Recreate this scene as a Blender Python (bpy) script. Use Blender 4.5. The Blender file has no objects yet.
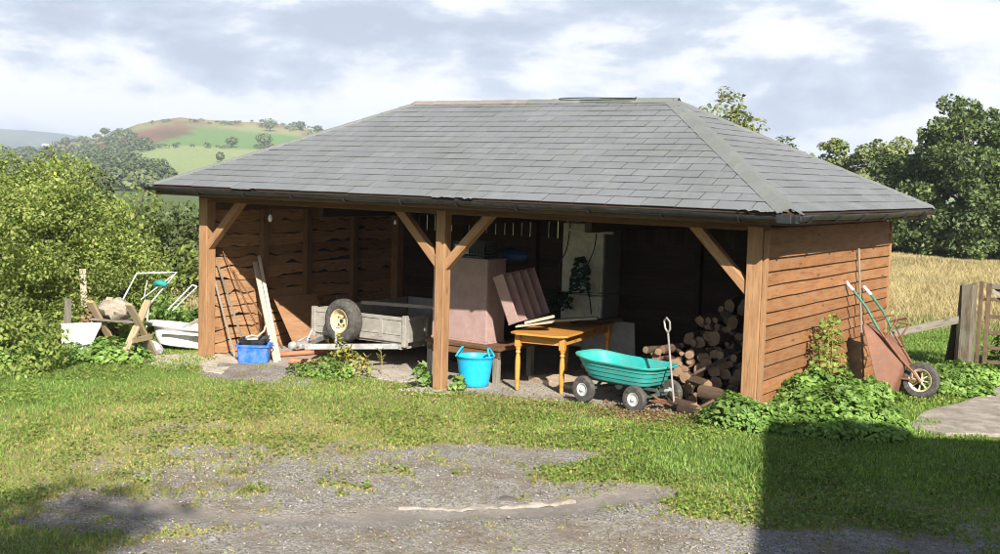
import bpy, math, random
import numpy as np
from mathutils import Vector, Matrix
random.seed(7); RNG = np.random.default_rng(7)
SC = bpy.context.scene
COL = SC.collection
rad = math.radians

# ------------------------------------------------------------------ camera
F_PX = 1166.26
CAM = np.array([13.365, -11.759, 2.587])
_y, _p, _r = np.radians([-34.104, 5.012, 1.655])
FW = np.array([np.sin(_y)*np.cos(_p), np.cos(_y)*np.cos(_p), -np.sin(_p)])
_rt = np.array([np.cos(_y), -np.sin(_y), 0]); _up = np.cross(_rt, FW)
RT = _rt*np.cos(_r) + _up*np.sin(_r); UP = -_rt*np.sin(_r) + _up*np.cos(_r)
cd = bpy.data.cameras.new('camera'); co = bpy.data.objects.new('camera', cd); COL.objects.link(co)
cd.sensor_width = 36; cd.lens = 36*F_PX/1000; cd.clip_start = 0.1; cd.clip_end = 30000
M = Matrix.Identity(4)
for i in range(3):
    M[i][0] = RT[i]; M[i][1] = UP[i]; M[i][2] = -FW[i]; M[i][3] = CAM[i]
co.matrix_world = M
SC.camera = co

# ------------------------------------------------------------------ scene constants (metres)
W, D, HE, HR, OV, RA = 8.745, 4.634, 2.3, 3.623, 0.458, 2.225
SUN = Vector((1.08, -1.0, 0.93)).normalized()

# ------------------------------------------------------------------ node helpers
class NT:
    def __init__(s, m):
        m.use_nodes = True; s.t = m.node_tree; s.t.nodes.clear(); s.n = s.t.nodes; s.l = s.t.links
    def new(s, typ, ins=None, **kw):
        n = s.n.new(typ)
        for k, v in kw.items(): setattr(n, k, v)
        if ins:
            for k, v in ins.items(): s.put(n.inputs[k], v)
        return n
    def put(s, sock, v):
        if isinstance(v, bpy.types.NodeSocket): s.l.new(v, sock)
        else:
            if isinstance(v, (tuple, list)) and len(v) == 3 and sock.type == 'RGBA': v = (*v, 1)
            sock.default_value = v
    def noise(s, vec, scale, detail=4, rough=.6, dist=0):
        return s.new('ShaderNodeTexNoise', {'Vector': vec, 'Scale': scale, 'Detail': detail, 'Roughness': rough, 'Distortion': dist}).outputs['Fac']
    def mul(s, v, c):
        return s.new('ShaderNodeVectorMath', {0: v, 1: c}, operation='MULTIPLY').outputs[0]
    def math(s, op, a, b=0.0, clamp=False):
        return s.new('ShaderNodeMath', {0: a, 1: b}, operation=op, use_clamp=clamp).outputs[0]
    def ramp(s, f, stops, interp='LINEAR'):
        n = s.new('ShaderNodeValToRGB', {'Fac': f}); cr = n.color_ramp; cr.interpolation = interp
        while len(cr.elements) > 1: cr.elements.remove(cr.elements[-1])
        cr.elements[0].position = stops[0][0]; c = stops[0][1]; cr.elements[0].color = (*c, 1) if len(c) == 3 else c
        for p, c in stops[1:]:
            e = cr.elements.new(p); e.color = (*c, 1)
        return n.outputs['Color']
    def mix(s, f, a, b, blend='MIX'):
        n = s.new('ShaderNodeMix', data_type='RGBA', blend_type=blend)
        s.put(n.inputs[0], f); s.put(n.inputs[6], a); s.put(n.inputs[7], b)
        return n.outputs[2]
    def maprange(s, f, a, b, c=0.0, d=1.0):
        return s.new('ShaderNodeMapRange', {0: f, 1: a, 2: b, 3: c, 4: d}).outputs[0]
    def attr(s, name, out='Fac'):
        return s.new('ShaderNodeAttribute', attribute_name=name).outputs[out]
    def obj(s):
        return s.new('ShaderNodeTexCoord').outputs['Object']
    def bump(s, h, strength=.4, dist=.01):
        return s.new('ShaderNodeBump', {'Strength': strength, 'Distance': dist, 'Height': h}).outputs[0]
    def principled(s, color, rough=.6, metal=0.0, normal=None, spec=.3, extra=None):
        p = s.new('ShaderNodeBsdfPrincipled', {'Base Color': color, 'Roughness': rough, 'Metallic': metal, 'Specular IOR Level': spec})
        if normal is not None: s.put(p.inputs['Normal'], normal)
        if extra:
            for k, v in extra.items(): s.put(p.inputs[k], v)
        return p
    def out(s, sh):
        s.new('ShaderNodeOutputMaterial', {'Surface': sh})

def sc3(c, k): return tuple(min(1, x*k) for x in c)

def m_wood(name, base, dark=.45, light=1.25, scale=1.0, rough=.75, var=.35, knots=True, bump=.35, grey=None):
    m = bpy.data.materials.new(name); t = NT(m)
    gc = t.attr('gc', 'Vector'); rnd = t.attr('rnd')
    v = t.mul(gc, (1.2*scale, 16*scale, 16*scale))
    n1 = t.noise(v, 3.0, 6, .65, .6)
    n2 = t.noise(t.mul(gc, (1.0, 4, 4)), 2.3, 3, .6)
    col = t.ramp(n1, [(.25, sc3(base, dark)), (.5, base), (.78, sc3(base, light))])
    col = t.mix(t.maprange(n2, .35, .75), col, t.mix(1.0, col, sc3((1, .93, .85), .8), 'MULTIPLY'))
    if grey:
        col = t.mix(t.maprange(t.noise(t.mul(gc, (1, 3, 3)), 3.1, 5, .7), .42, .66, 0, .8), col, grey)
    if knots:
        vo = t.new('ShaderNodeTexVoronoi', {'Vector': t.mul(gc, (1.6, 5, 5)), 'Scale': 1.3})
        kn = t.maprange(vo.outputs['Distance'], .05, .14, 1, 0)
        col = t.mix(t.math('MULTIPLY', kn, .75), col, sc3(base, .3))
    hv = t.maprange(rnd, 0, 1, 1-var, 1+var*.6)
    col = t.mix(1.0, col, t.new('ShaderNodeCombineColor', {0: hv, 1: hv, 2: hv}).outputs[0], 'MULTIPLY')
    t.out(t.principled(col, rough, normal=t.bump(n1, bump, .006), spec=.2).outputs[0])
    return m

def m_plain(name, base, rough=.5, metal=0.0, var=.15, nscale=6, dirt=None, dirt_amt=.5, bump=.1, bscale=60, spec=.4, dlow=.45, dhigh=.7):
    m = bpy.data.materials.new(name); t = NT(m); o = t.obj()
    n = t.noise(o, nscale, 5, .6)
    col = t.ramp(n, [(.3, sc3(base, 1-var)), (.7, sc3(base, 1+var))])
    if dirt:
        d = t.maprange(t.noise(o, nscale*1.7, 7, .7, .5), dlow, dhigh, 0, dirt_amt)
        col = t.mix(d, col, dirt)
    rv = t.maprange(n, .3, .7, max(.02, rough-.1), min(1, rough+.1))
    t.out(t.principled(col, rv, metal, t.bump(t.noise(o, bscale, 3), bump, .004), spec).outputs[0])
    return m

def m_leaf(name, stops, trans=.3, rough=.55, nscale=.9, namt=.35):
    """stops: colours picked per leaf by a random number"""
    m = bpy.data.materials.new(name); t = NT(m)
    rnd = t.attr('rnd')
    k = len(stops)
    col = t.ramp(rnd, [(i/(k-1), c) for i, c in enumerate(stops)])
    n = t.noise(t.obj(), nscale, 3, .6)
    f = t.maprange(n, .3, .7, 1-namt, 1+namt)
    col = t.mix(1.0, col, t.new('ShaderNodeCombineColor', {0: f, 1: f, 2: t.math('MULTIPLY', f, .9)}).outputs[0], 'MULTIPLY')
    p = t.principled(col, rough, spec=.25)
    tr = t.new('ShaderNodeBsdfTranslucent', {'Color': t.mix(1.0, col, (1.3, 1.35, .7), 'MULTIPLY')})
    mx = t.new('ShaderNodeMixShader', {0: trans, 1: p.outputs[0], 2: tr.outputs[0]})
    t.out(mx.outputs[0])
    return m

# ------------------------------------------------------------------ object helpers
def tag(o, label=None, cat=None, group=None, kind=None):
    if label: o['label'] = label
    if cat: o['category'] = cat
    if group: o['group'] = group
    if kind: o['kind'] = kind
    return o

def thing(name, label, cat, loc=(0, 0, 0), rot=(0, 0, 0), group=None, mat=None):
    o = bpy.data.objects.new(name, None); COL.objects.link(o)
    o.empty_display_size = .1
    if mat is not None: o.matrix_world = mat
    else: o.location = loc; o.rotation_euler = rot
    return tag(o, label, cat, group)

def np_obj(name, V, F, mat, rnd=None, parent=None, gc=None, smooth=False, loc=None):
    V = np.asarray(V, dtype=np.float32); F = np.asarray(F, dtype=np.int32)
    me = bpy.data.meshes.new(name); k = F.shape[1]
    me.vertices.add(len(V)); me.vertices.foreach_set('co', V.ravel())
    me.loops.add(F.size); me.loops.foreach_set('vertex_index', F.ravel())
    me.polygons.add(len(F)); me.polygons.foreach_set('loop_start', np.arange(0, F.size, k, dtype=np.int32))
    me.polygons.foreach_set('loop_total', np.full(len(F), k, dtype=np.int32))
    if smooth: me.polygons.foreach_set('use_smooth', np.ones(len(F), dtype=bool))
    me.update(calc_edges=True)
    if rnd is not None:
        a = me.attributes.new('rnd', 'FLOAT', 'FACE'); a.data.foreach_set('value', np.asarray(rnd, dtype=np.float32))
    me.materials.append(mat)
    o = bpy.data.objects.new(name, me); COL.objects.link(o)
    if parent: o.parent = parent
    if loc is not None: o.location = loc
    return o

def frame(d, up=(0, 0, 1)):
    d = Vector(d).normalized(); up = Vector(up)
    if abs(d.dot(up)) > .98: up = Vector((1, 0, 0)) if abs(d.x) < .9 else Vector((0, 1, 0))
    s = d.cross(up).normalized(); u = s.cross(d).normalized()
    return d, s, u

class MB:
    def __init__(s): s.v = []; s.f = []; s.r = []; s.g = []; s.m = []; s.sm = []
    def add(s, vs, gs, fs, rnd=None, m=0, smooth=False):
        b = len(s.v); rnd = random.random() if rnd is None else rnd
        off = Vector((rnd*37.1, rnd*11.3, rnd*23.7))
        s.v += [tuple(v) for v in vs]; s.g += [tuple(Vector(g)+off) for g in gs]
        for f in fs: s.f.append([b+i for i in f]); s.r.append(rnd); s.m.append(m); s.sm.append(smooth)
        return s
    def obox(s, c, ax, sy, sz, L, wy, wz, **k):
        """oriented box: centre c, axes ax(len L), sy(len wy), sz(len wz)"""
        c = Vector(c); vs = []; gs = []
        for i in (-.5, .5):
            for j in (-.5, .5):
                for l in (-.5, .5):
                    vs.append(c + ax*(L*i) + sy*(wy*j) + sz*(wz*l)); gs.append((L*i, wy*j, wz*l))
        fs = [(0, 1, 3, 2), (4, 6, 7, 5), (0, 4, 5, 1), (2, 3, 7, 6), (0, 2, 6, 4), (1, 5, 7, 3)]
        return s.add(vs, gs, fs, **k)
    def box(s, c, size, rz=0, **k):
        X = Vector((math.cos(rz), math.sin(rz), 0)); Y = Vector((-math.sin(rz), math.cos(rz), 0)); Z = Vector((0, 0, 1))
        o = sorted([(size[0], 0, X), (size[1], 1, Y), (size[2], 2, Z)], key=lambda t: (-t[0], t[1]))
        a, b, c2 = o
        ax, sy, sz = a[2], b[2], c2[2]
        if ax.cross(sy).dot(sz) < 0: sz = -sz
        return s.obox(c, ax, sy, sz, a[0], b[0], c2[0], **k)
    def bx(s, x0, x1, y0, y1, z0, z1, **k):
        return s.box(((x0+x1)/2, (y0+y1)/2, (z0+z1)/2), (abs(x1-x0), abs(y1-y0), abs(z1-z0)), **k)
    def beam(s, p0, p1, w, h, up=(0, 0, 1), **k):
        p0 = Vector(p0); p1 = Vector(p1); d, sd, u = frame(p1-p0, up)
        return s.obox((p0+p1)/2, d, sd, u, (p1-p0).length, w, h, **k)
    def tube(s, pts, r, n=8, cap=True, smooth=True, closed=False, **k):
        pts = [Vector(p) for p in pts]; N = len(pts)
        rs = r if isinstance(r, (list, tuple)) else [r]*N
        vs = []; gs = []; L = 0; prev = None
        for i, p in enumerate(pts):
            if closed: d = pts[(i+1) % N]-pts[i-1]
            else: d = pts[min(i+1, N-1)] - pts[max(i-1, 0)]
            d = d.normalized()
            if prev is None: _, sd, u = frame(d)
            else:
                sd = prev - d*prev.dot(d); sd.normalize(); u = sd.cross(d)
            prev = sd
            if i: L += (p-pts[i-1]).length
            for j in range(n):
                a = 2*math.pi*j/n
                vs.append(p + (sd*math.cos(a) + u*math.sin(a))*rs[i]); gs.append((L, rs[i]*math.cos(a), rs[i]*math.sin(a)))
        fs = []
        for i in range(N if closed else N-1):
            i2 = (i+1) % N
            for j in range(n):
                j2 = (j+1) % n
                fs.append((i*n+j, i2*n+j, i2*n+j2, i*n+j2))
        if cap and not closed:
            fs.append(tuple(range(n))); fs.append(tuple((N-1)*n+j for j in reversed(range(n))))
        return s.add(vs, gs, fs, smooth=smooth, **k)
    def lathe(s, prof, n=24, c=(0, 0, 0), ax=(0, 0, 1), sx=1.0, sy=1.0, smooth=True, ring=False, **k):
        if ring: prof = list(prof)+[prof[0]]
        c = Vector(c); a = Vector(ax).normalized()
        if abs(a.z) > .99: e1, e2 = Vector((1, 0, 0)), Vector((0, 1, 0))
        else: e1 = a.cross(Vector((0, 0, 1))).normalized(); e2 = e1.cross(a) * -1
        vs = []; gs = []; n2 = len(prof)
        for (r, z) in prof:
            for j in range(n):
                t = 2*math.pi*j/n
                vs.append(c + a*z + e1*(r*sx*math.cos(t)) + e2*(r*sy*math.sin(t))); gs.append((t*.3, r, z))
        fs = []
        for i in range(n2-1):
            for j in range(n):
                j2 = (j+1) % n; fs.append((i*n+j, i*n+j2, (i+1)*n+j2, (i+1)*n+j))
        if prof[0][0] > 1e-5 and not ring: fs.append(tuple(reversed(range(n))))
        if prof[-1][0] > 1e-5 and not ring: fs.append(tuple((n2-1)*n+j for j in range(n)))
        return s.add(vs, gs, fs, smooth=smooth, **k)
    def prism(s, poly, o, ex, ey, ez, th, **k):
        """2D polygon in the ex,ey plane extruded by th along ez (centred)"""
        o = Vector(o); ex = Vector(ex); ey = Vector(ey); ez = Vector(ez); n = len(poly)
        vs = []; gs = []
        for z in (-th/2, th/2):
            for (x, y) in poly: vs.append(o+ex*x+ey*y+ez*z); gs.append((x, y, z))
        fs = [tuple(reversed(range(n))), tuple(range(n, 2*n))] + [(i, (i+1) % n, n+(i+1) % n, n+i) for i in range(n)]
        return s.add(vs, gs, fs, **k)
    def build(s, name, mats, parent=None, bevel=0, sharp=40, label=None, seg=1, loc=None):
        me = bpy.data.meshes.new(name); me.from_pydata(s.v, [], s.f); me.update()
        mats = mats if isinstance(mats, (list, tuple)) else [mats]
        for m in mats: me.materials.append(m)
        me.polygons.foreach_set('material_index', s.m)
        me.polygons.foreach_set('use_smooth', s.sm)
        a = me.attributes.new('rnd', 'FLOAT', 'FACE'); a.data.foreach_set('value', s.r)
        a = me.attributes.new('gc', 'FLOAT_VECTOR', 'POINT'); a.data.foreach_set('vector', [x for g in s.g for x in g])
        if any(s.sm): me.set_sharp_from_angle(angle=rad(sharp))
        o = bpy.data.objects.new(name, me); COL.objects.link(o)
        if parent: o.parent = parent
        if loc is not None: o.location = loc
        if bevel:
            b = o.modifiers.new('bevel', 'BEVEL'); b.width = bevel; b.segments = seg; b.limit_method = 'ANGLE'; b.angle_limit = rad(50)
        if label: o['label'] = label
        return o

def copy_tree(o, parent=None):
    c = o.copy(); COL.objects.link(c)
    if parent: c.parent = parent
    for ch in [x for x in bpy.data.objects if x.parent == o]: copy_tree(ch, c)
    return c

# ------------------------------------------------------------------ noise in python
def _h(i, j, s):
    n = (i*374761393 + j*668265263 + s*974711) & 0x7fffffff
    n = ((n ^ (n >> 13))*1274126177) & 0x7fffffff
    return ((n ^ (n >> 16)) & 0xffff)/65535.0
def vnoise(x, y, s=0):
    x = np.asarray(x, float); y = np.asarray(y, float)
    i = np.floor(x).astype(np.int64); j = np.floor(y).astype(np.int64)
    u = x-i; v = y-j; u = u*u*(3-2*u); v = v*v*(3-2*v)
    return ((_h(i, j, s)*(1-u)+_h(i+1, j, s)*u)*(1-v) + (_h(i, j+1, s)*(1-u)+_h(i+1, j+1, s)*u)*v)
def fbm(x, y, s=0, o=4):
    a = 0; t = 0; k = 1.0
    for q in range(o):
        a = a + vnoise(np.asarray(x)*2**q+q*17.3, np.asarray(y)*2**q+q*5.1, s+q)*k; t += k; k *= .55
    return a/t
def sstep(x, a, b):
    t = np.clip((x-a)/(b-a), 0, 1); return t*t*(3-2*t)

# ------------------------------------------------------------------ terrain
CREST = [(-130, -.004), (-80, .0), (-61.36, .004), (-57.36, .0072), (-55.68, .0098), (-54.83, .0127), (-53.97, .0172), (-53.1, .021), (-52.22, .0264), (-51.34, .0326), (-50.44, .0365), (-49.54, .0387), (-48.4, .0387), (-46.79, .0374), (-44.92, .0369), (-43.97, .035), (-42.54, .0308), (-40.13, .0247), (-36.72, .014), (-29.39, .004), (-20, -.004), (0, -.01), (130, -.01)]
FARR = [(-130, .018), (-61.34, .0236), (-57.35, .0243), (-56.1, .0237), (-54.62, .0223), (-52.66, .0172), (-48.62, .0132), (-39.14, .01), (-24.58, .0129), (-19.22, .0171), (-18.09, .0192), (-15.41, .0163), (-13.68, .0162), (-9.1, .0143), (20, .016), (130, .01)]
HD0, HD1 = 430.0, 1150.0
def polar(x, y):
    dx = x-CAM[0]; dy = y-CAM[1]
    return np.degrees(np.arctan2(dx, dy)), np.hypot(dx, dy)
def ground_z(x, y):
    x = np.asarray(x, float); y = np.asarray(y, float)
    base = np.interp(x, [-3, 0, 4.6, 8.75, 12], [-.27, -.25, -.18, 0, 0])
    r = np.hypot(x-6, y); t = np.maximum(0, r-9)
    z = base - .027*np.minimum(t, 80) - .0135*np.clip(t-80, 0, 340)
    back = sstep(-(y+6), 3, 10)                      # the yard behind the camera stays level
    z = z*(1-back) + base*back - back*.01*np.minimum(t, 200)
    az, d = polar(x, y)
    ce = np.interp(az, [a for a, _ in CREST], [e for _, e in CREST])
    fe = np.interp(az, [a for a, _ in FARR], [e for _, e in FARR])
    s = np.clip((d-HD0)/(HD1-HD0), 0, 1)
    prof = -.0225 + (ce+.0225)*(s**.9)
    zh = CAM[2] + prof*d + (fbm(x/60, y/60, 3)-.5)*3*sstep(d, 450, 700) + (fbm(x/25, y/25, 4)-.5)*3.0*sstep(s, .85, 1)
    over = np.clip((d-HD1)/900, 0, 1)
    zh = zh*(1-sstep(over, 0, 1)) + (-25)*sstep(over, 0, 1)
    fz = CAM[2] + fe*4600 + (fbm(x/500, y/500, 9)-.5)*14
    q = sstep(d, 2600, 4600)*(1-.3*sstep(d, 5000, 6500))
    zh = zh*(1-q) + fz*q
    w = sstep(d, 380, 470)*(1-back)
    z = z*(1-w) + zh*w
    # small unevenness of the yard
    z = z + (fbm(x*1.3, y*1.3, 21)-.5)*.035*(1-sstep(r, 30, 60))*(1-inshed(x, y)*.7) + (fbm(x*.15, y*.15, 22)-.5)*.5*sstep(r, 14, 40)*(1-w)
    return z
def inshed(x, y):
    return (sstep(x, -.35, .1)*(1-sstep(x, W-.1, W+.1))*sstep(y, .0, .35)*(1-sstep(y, D-.05, D+.1)))
def gz(x, y): return float(ground_z(x, y))

CP = np.array([(-0.57, -2.71, 1.0, 1.0), (0.28, -1.94, 1.0, 1.0), (0.79, -1.18, 0.95, 0.8), (0.95, -3.31, 1.0, 0.9), (1.5, -2.86, 0.85, 0.5), (2.17, -4.26, 0.8, 0.4), (2.75, -3.79, 0.7, 0.2), (2.68, -2.32, 0.75, 0.3), (3.37, -1.33, 0.85, 0.4), (4.96, -1.34, 0.85, 0.4), (5.95, -0.73, 0.8, 0.4), (6.86, -0.89, 0.8, 0.5), (3.98, -3.47, 0.5, 0.1), (4.82, -2.84, 0.6, 0.1), (5.72, -2.27, 0.6, 0.2), (6.42, -2.15, 0.45, 0.2), (7.25, -1.93, 0.5, 0.4), (7.76, -1.6, 0.85, 0.6), (3.64, -4.92, 0.6, 0.2), (3.27, -5.22, 0.8, 0.3), (4.89, -6.27, 0.9, 0.5), (5.93, -6.94, 0.9, 0.5), (4.63, -5.62, 0.5, 0.2), (4.5, -4.77, 0.4, 0.1), (5.05, -4.41, 0.3, 0.1), (5.37, -3.68, 0.3, 0.1), (5.95, -3.32, 0.3, 0.1), (6.74, -3.08, 0.15, 0.1), (7.43, -2.9, 0.1, 0.1), (7.9, -2.6, 0.15, 0.2), (8.56, -2.66, 0.7, 0.6), (8.99, -2.33, 0.95, 0.9), (9.48, -1.91, 1.0, 1.0), (10.19, -1.3, 1.0, 1.0), (10.92, -0.68, 0.95, 0.9), (11.51, -1.47, 0.85, 0.7), (8.27, -1.28, 1.0, 0.9), (8.39, -0.59, 1.0, 1.0), (9.8, -0.05, 1.0, 1.0), (10.96, 0.39, 1.0, 1.0), (5.51, -5.87, 0.1, 0.1), (5.83, -6.38, 0.15, 0.2), (6.84, -6.36, 0.1, 0.1), (5.45, -5.52, 0.3, 0.1), (6.16, -5.06, 0.25, 0.1), (6.65, -4.74, 0.15, 0.1), (7.14, -4.02, 0.15, 0.1), (6.44, -5.64, 0.1, 0.1), (7.5, -5.62, 0.1, 0.1), (8.12, -5.22, 0.12, 0.1), (8.74, -4.83, 0.15, 0.1), (9.31, -4.36, 0.15, 0.1), (9.23, -3.57, 0.2, 0.3), (9.61, -3.26, 0.55, 0.5), (10.29, -2.87, 0.5, 0.5), (11.0, -2.63, 0.5, 0.5), (11.72, -2.53, 0.35, 0.4), (9.94, -3.99, 0.1, 0.1), (10.61, -3.74, 0.1, 0.2), (11.18, -3.27, 0.1, 0.2), (8.07, -3.84, 0.05, 0.1), (8.76, -3.39, 0.3, 0.3), (1.8, -0.67, 0.1, 0.3), (1.89, -1.62, 0.75, 0.5), (2.57, 0.09, 0.55, 0.6), (3.36, -0.4, 0.9, 0.6), (4.75, -0.49, 0.5, 0.4), (5.23, -0.11, 0.45, 0.3), (5.9, 0.22, 0.4, 0.3), (7.08, -0.39, 0.6, 0.3), (7.65, -0.04, 0.3, 0.1), (8.16, -0.35, 0.5, 0.3), (0.06, -1.11, 0.9, 0.8), (2.07, -1.28, 0.8, 0.5), (2.5, -0.62, 0.4, 0.4), (9.58, 3.97, 1.0, 1.0), (9.91, 1.34, 1.0, 1.0), (10.61, 0.66, 1.0, 0.9),
   (-1.5, -3.5, 1, 1), (-3, -1, 1, 1), (-2, 2, 1, .8), (-1, -6, 1, .9), (1, -6, .95, .6), (9.2, 5, 1, 1), (9, 8, 1, 1), (6, 7, 1, 1), (1, 7, 1, .8), (12.5, 0, 1, 1), (13, -4, .1, .2), (10, -7, .1, .1), (13, -9, .1, .1), (7, -9, .1, .1), (12, 5, .9, .8), (14, 8, 1, .9),
   (2.0, -.2, .05, .2), (1.2, -.35, .05, .2)])
MUD = np.array([[9.12, -3.09], [8.91, -3.66], [8.77, -4.04], [8.39, -4.46], [7.99, -4.82], [7.31, -5.42], [6.6, -5.78], [5.72, -5.93]])
def masks(x, y):
    """grass cover, lushness, wet mud, each 0..1"""
    sh = x.shape; x = x.ravel(); y = y.ravel()
    g = np.ones(len(x)); l = np.ones(len(x)); mud = np.zeros(len(x))
    near = np.where((np.abs(x-6) < 14) & (np.abs(y+2) < 12))[0]
    for k in range(0, len(near), 60000):
        i = near[k:k+60000]
        wx = x[i]+(fbm(x[i]*1.1, y[i]*1.1, 31)-.5)*.7; wy = y[i]+(fbm(x[i]*1.1, y[i]*1.1, 37)-.5)*.7
        d2 = (wx[:, None]-CP[:, 0])**2 + (wy[:, None]-CP[:, 1])**2 + .02
        w = d2**-2.2; w /= w.sum(1)[:, None]
        g[i] = np.clip(w@CP[:, 2], 0, 1); g[i] = g[i]+.17*sstep(g[i], .2, .38)*(1-sstep(g[i], .75, .95)); l[i] = w@CP[:, 3]
        md = np.full(len(i), 9.)
        for a, b in zip(MUD[:-1], MUD[1:]):
            ab = b-a; t = np.clip(((x[i]-a[0])*ab[0]+(y[i]-a[1])*ab[1])/(ab@ab), 0, 1)
            md = np.minimum(md, np.hypot(x[i]-a[0]-t*ab[0], y[i]-a[1]-t*ab[1]))
        mud[i] = 1-sstep(md + (fbm(x[i]*2.5, y[i]*2.5, 41)-.5)*.35, .1, .26)
    ish = inshed(x, y); g = g*(1-ish); l = l*(1-ish)
    # raw cover -> patchy cover
    n = fbm(x*2.2, y*2.2, 51, 5)*.6 + fbm(x*9, y*9, 57, 3)*.4
    n = n*.62 + fbm(x*24, y*24, 59, 2)*.38
    gc = sstep(g*1.08 + (n-.5)*1.9*(1-np.abs(2*g-1)**4*.9), .12, .82)
    tuft = sstep(fbm(x*4.3, y*4.3, 83, 3), .60, .70)*sstep(fbm(x*.9, y*.9, 85, 2), .35, .6)*(g > .07)*.75*(1-ish)
    gc = np.maximum(gc, tuft)*(1-mud*.8)
    return gc.reshape(sh), l.reshape(sh), mud.reshape(sh)

def land_colour(x, y):
    """natural land colour: rgb array, plus 'far' weight"""
    az, d = polar(x, y)
    s = np.clip((d-HD0)/(HD1-HD0), 0, 1.3)
    C = np.zeros((len(x), 3)); C[:] = (.075, .10, .028)
    def put(w, c):
        nonlocal C
        w = np.clip(w, 0, 1)[:, None]; C = C*(1-w) + np.array(c)*w
    n = fbm(x/9, y/9, 61, 4); n2 = fbm(x/90, y/90, 63, 4)
    # tall dry meadow behind the shed
    r = np.hypot(x-6, y)
    mead = sstep(d, 21.5+n*2, 25+n*2)*(1-sstep(d, 88, 100))*(y > 3)
    put(mead, (.34, .265, .14)); put(mead*sstep(n, .5, .8)*.6, (.25, .21, .11))
    far = sstep(d, 90, 110); put(far, (.085, .115, .035))
    wob = (n2-.5)*.06
    hill = sstep(d, 430, 470)*(1-sstep(d, 1700, 1800))
    put(hill, (.21, .25, .095))                                         # pale pasture
    put(hill*sstep(n2, .45, .7)*.5, (.27, .27, .12))
    up = sstep(s, .60+wob*.2, .61+wob*.2)
    put(hill*up, (.115, .19, .05))                                      # green pasture
    up2 = sstep(s+wob+ (az+47)*.004, .84, .90)
    put(hill*up2, (.24, .23, .10))                                      # bleached top
    put(hill*up2*sstep(fbm(x/30, y/30, 69), .5, .6)*.7, (.16, .10, .06))
    hea = up*(1-sstep(az+ (s-.63)*-7+wob*30, -50.8, -50.1))*(1-up2*.8)
    put(hill*hea, (.17, .085, .05)); put(hill*hea*sstep(fbm(x/22, y/22, 71), .45, .6)*.7, (.09, .08, .035))
    low = (1-sstep(az, -51.7, -51.3))*(1-up)
    put(hill*low*.9, (.10, .13, .05))
    farr = sstep(d, 1700, 2200); put(farr, (.05, .07, .035)); put(farr*sstep(fbm(x/300, y/200, 73), .5, .56), (.10, .12, .05))
    return C, far, mead

# vertex grid of the ground: polar about the photo's standpoint, finest inside the view
azs = np.concatenate([np.arange(-178, -66, 2.0), np.arange(-66, -62, .5), np.arange(-62, -4, .14), np.arange(-4, 8, .5), np.arange(8, 182, 2.0)])
azs = azs[azs < 181.5]
rs = [0.4]
while rs[-1] < 5900: rs.append(rs[-1]*(1.0115 if 6 < rs[-1] < 26 else 1.03) + .001)
rs = np.array(rs)
A, R = np.meshgrid(np.radians(azs), rs)
GX = CAM[0]+np.sin(A)*R; GY = CAM[1]+np.cos(A)*R
gcov, glush, gmud = masks(GX, GY)
GZ = ground_z(GX.ravel(), GY.ravel()).reshape(GX.shape)
GZ = GZ - gmud*.02 - (1-gcov)*.006*(R < 40)
n_r, n_a = GX.shape
V = np.stack([GX.ravel(), GY.ravel(), GZ.ravel()], 1)
V = np.vstack([V, [[CAM[0], CAM[1], gz(CAM[0], CAM[1])]]])
ii, jj = np.meshgrid(np.arange(n_r-1), np.arange(n_a), indexing='ij'); j2 = (jj+1) % n_a
Fq = np.stack([ii*n_a+jj, ii*n_a+j2, (ii+1)*n_a+j2, (ii+1)*n_a+jj], -1).reshape(-1, 4)[:, ::-1]
colr, farw, meadw = land_colour(GX.ravel(), GY.ravel())

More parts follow.
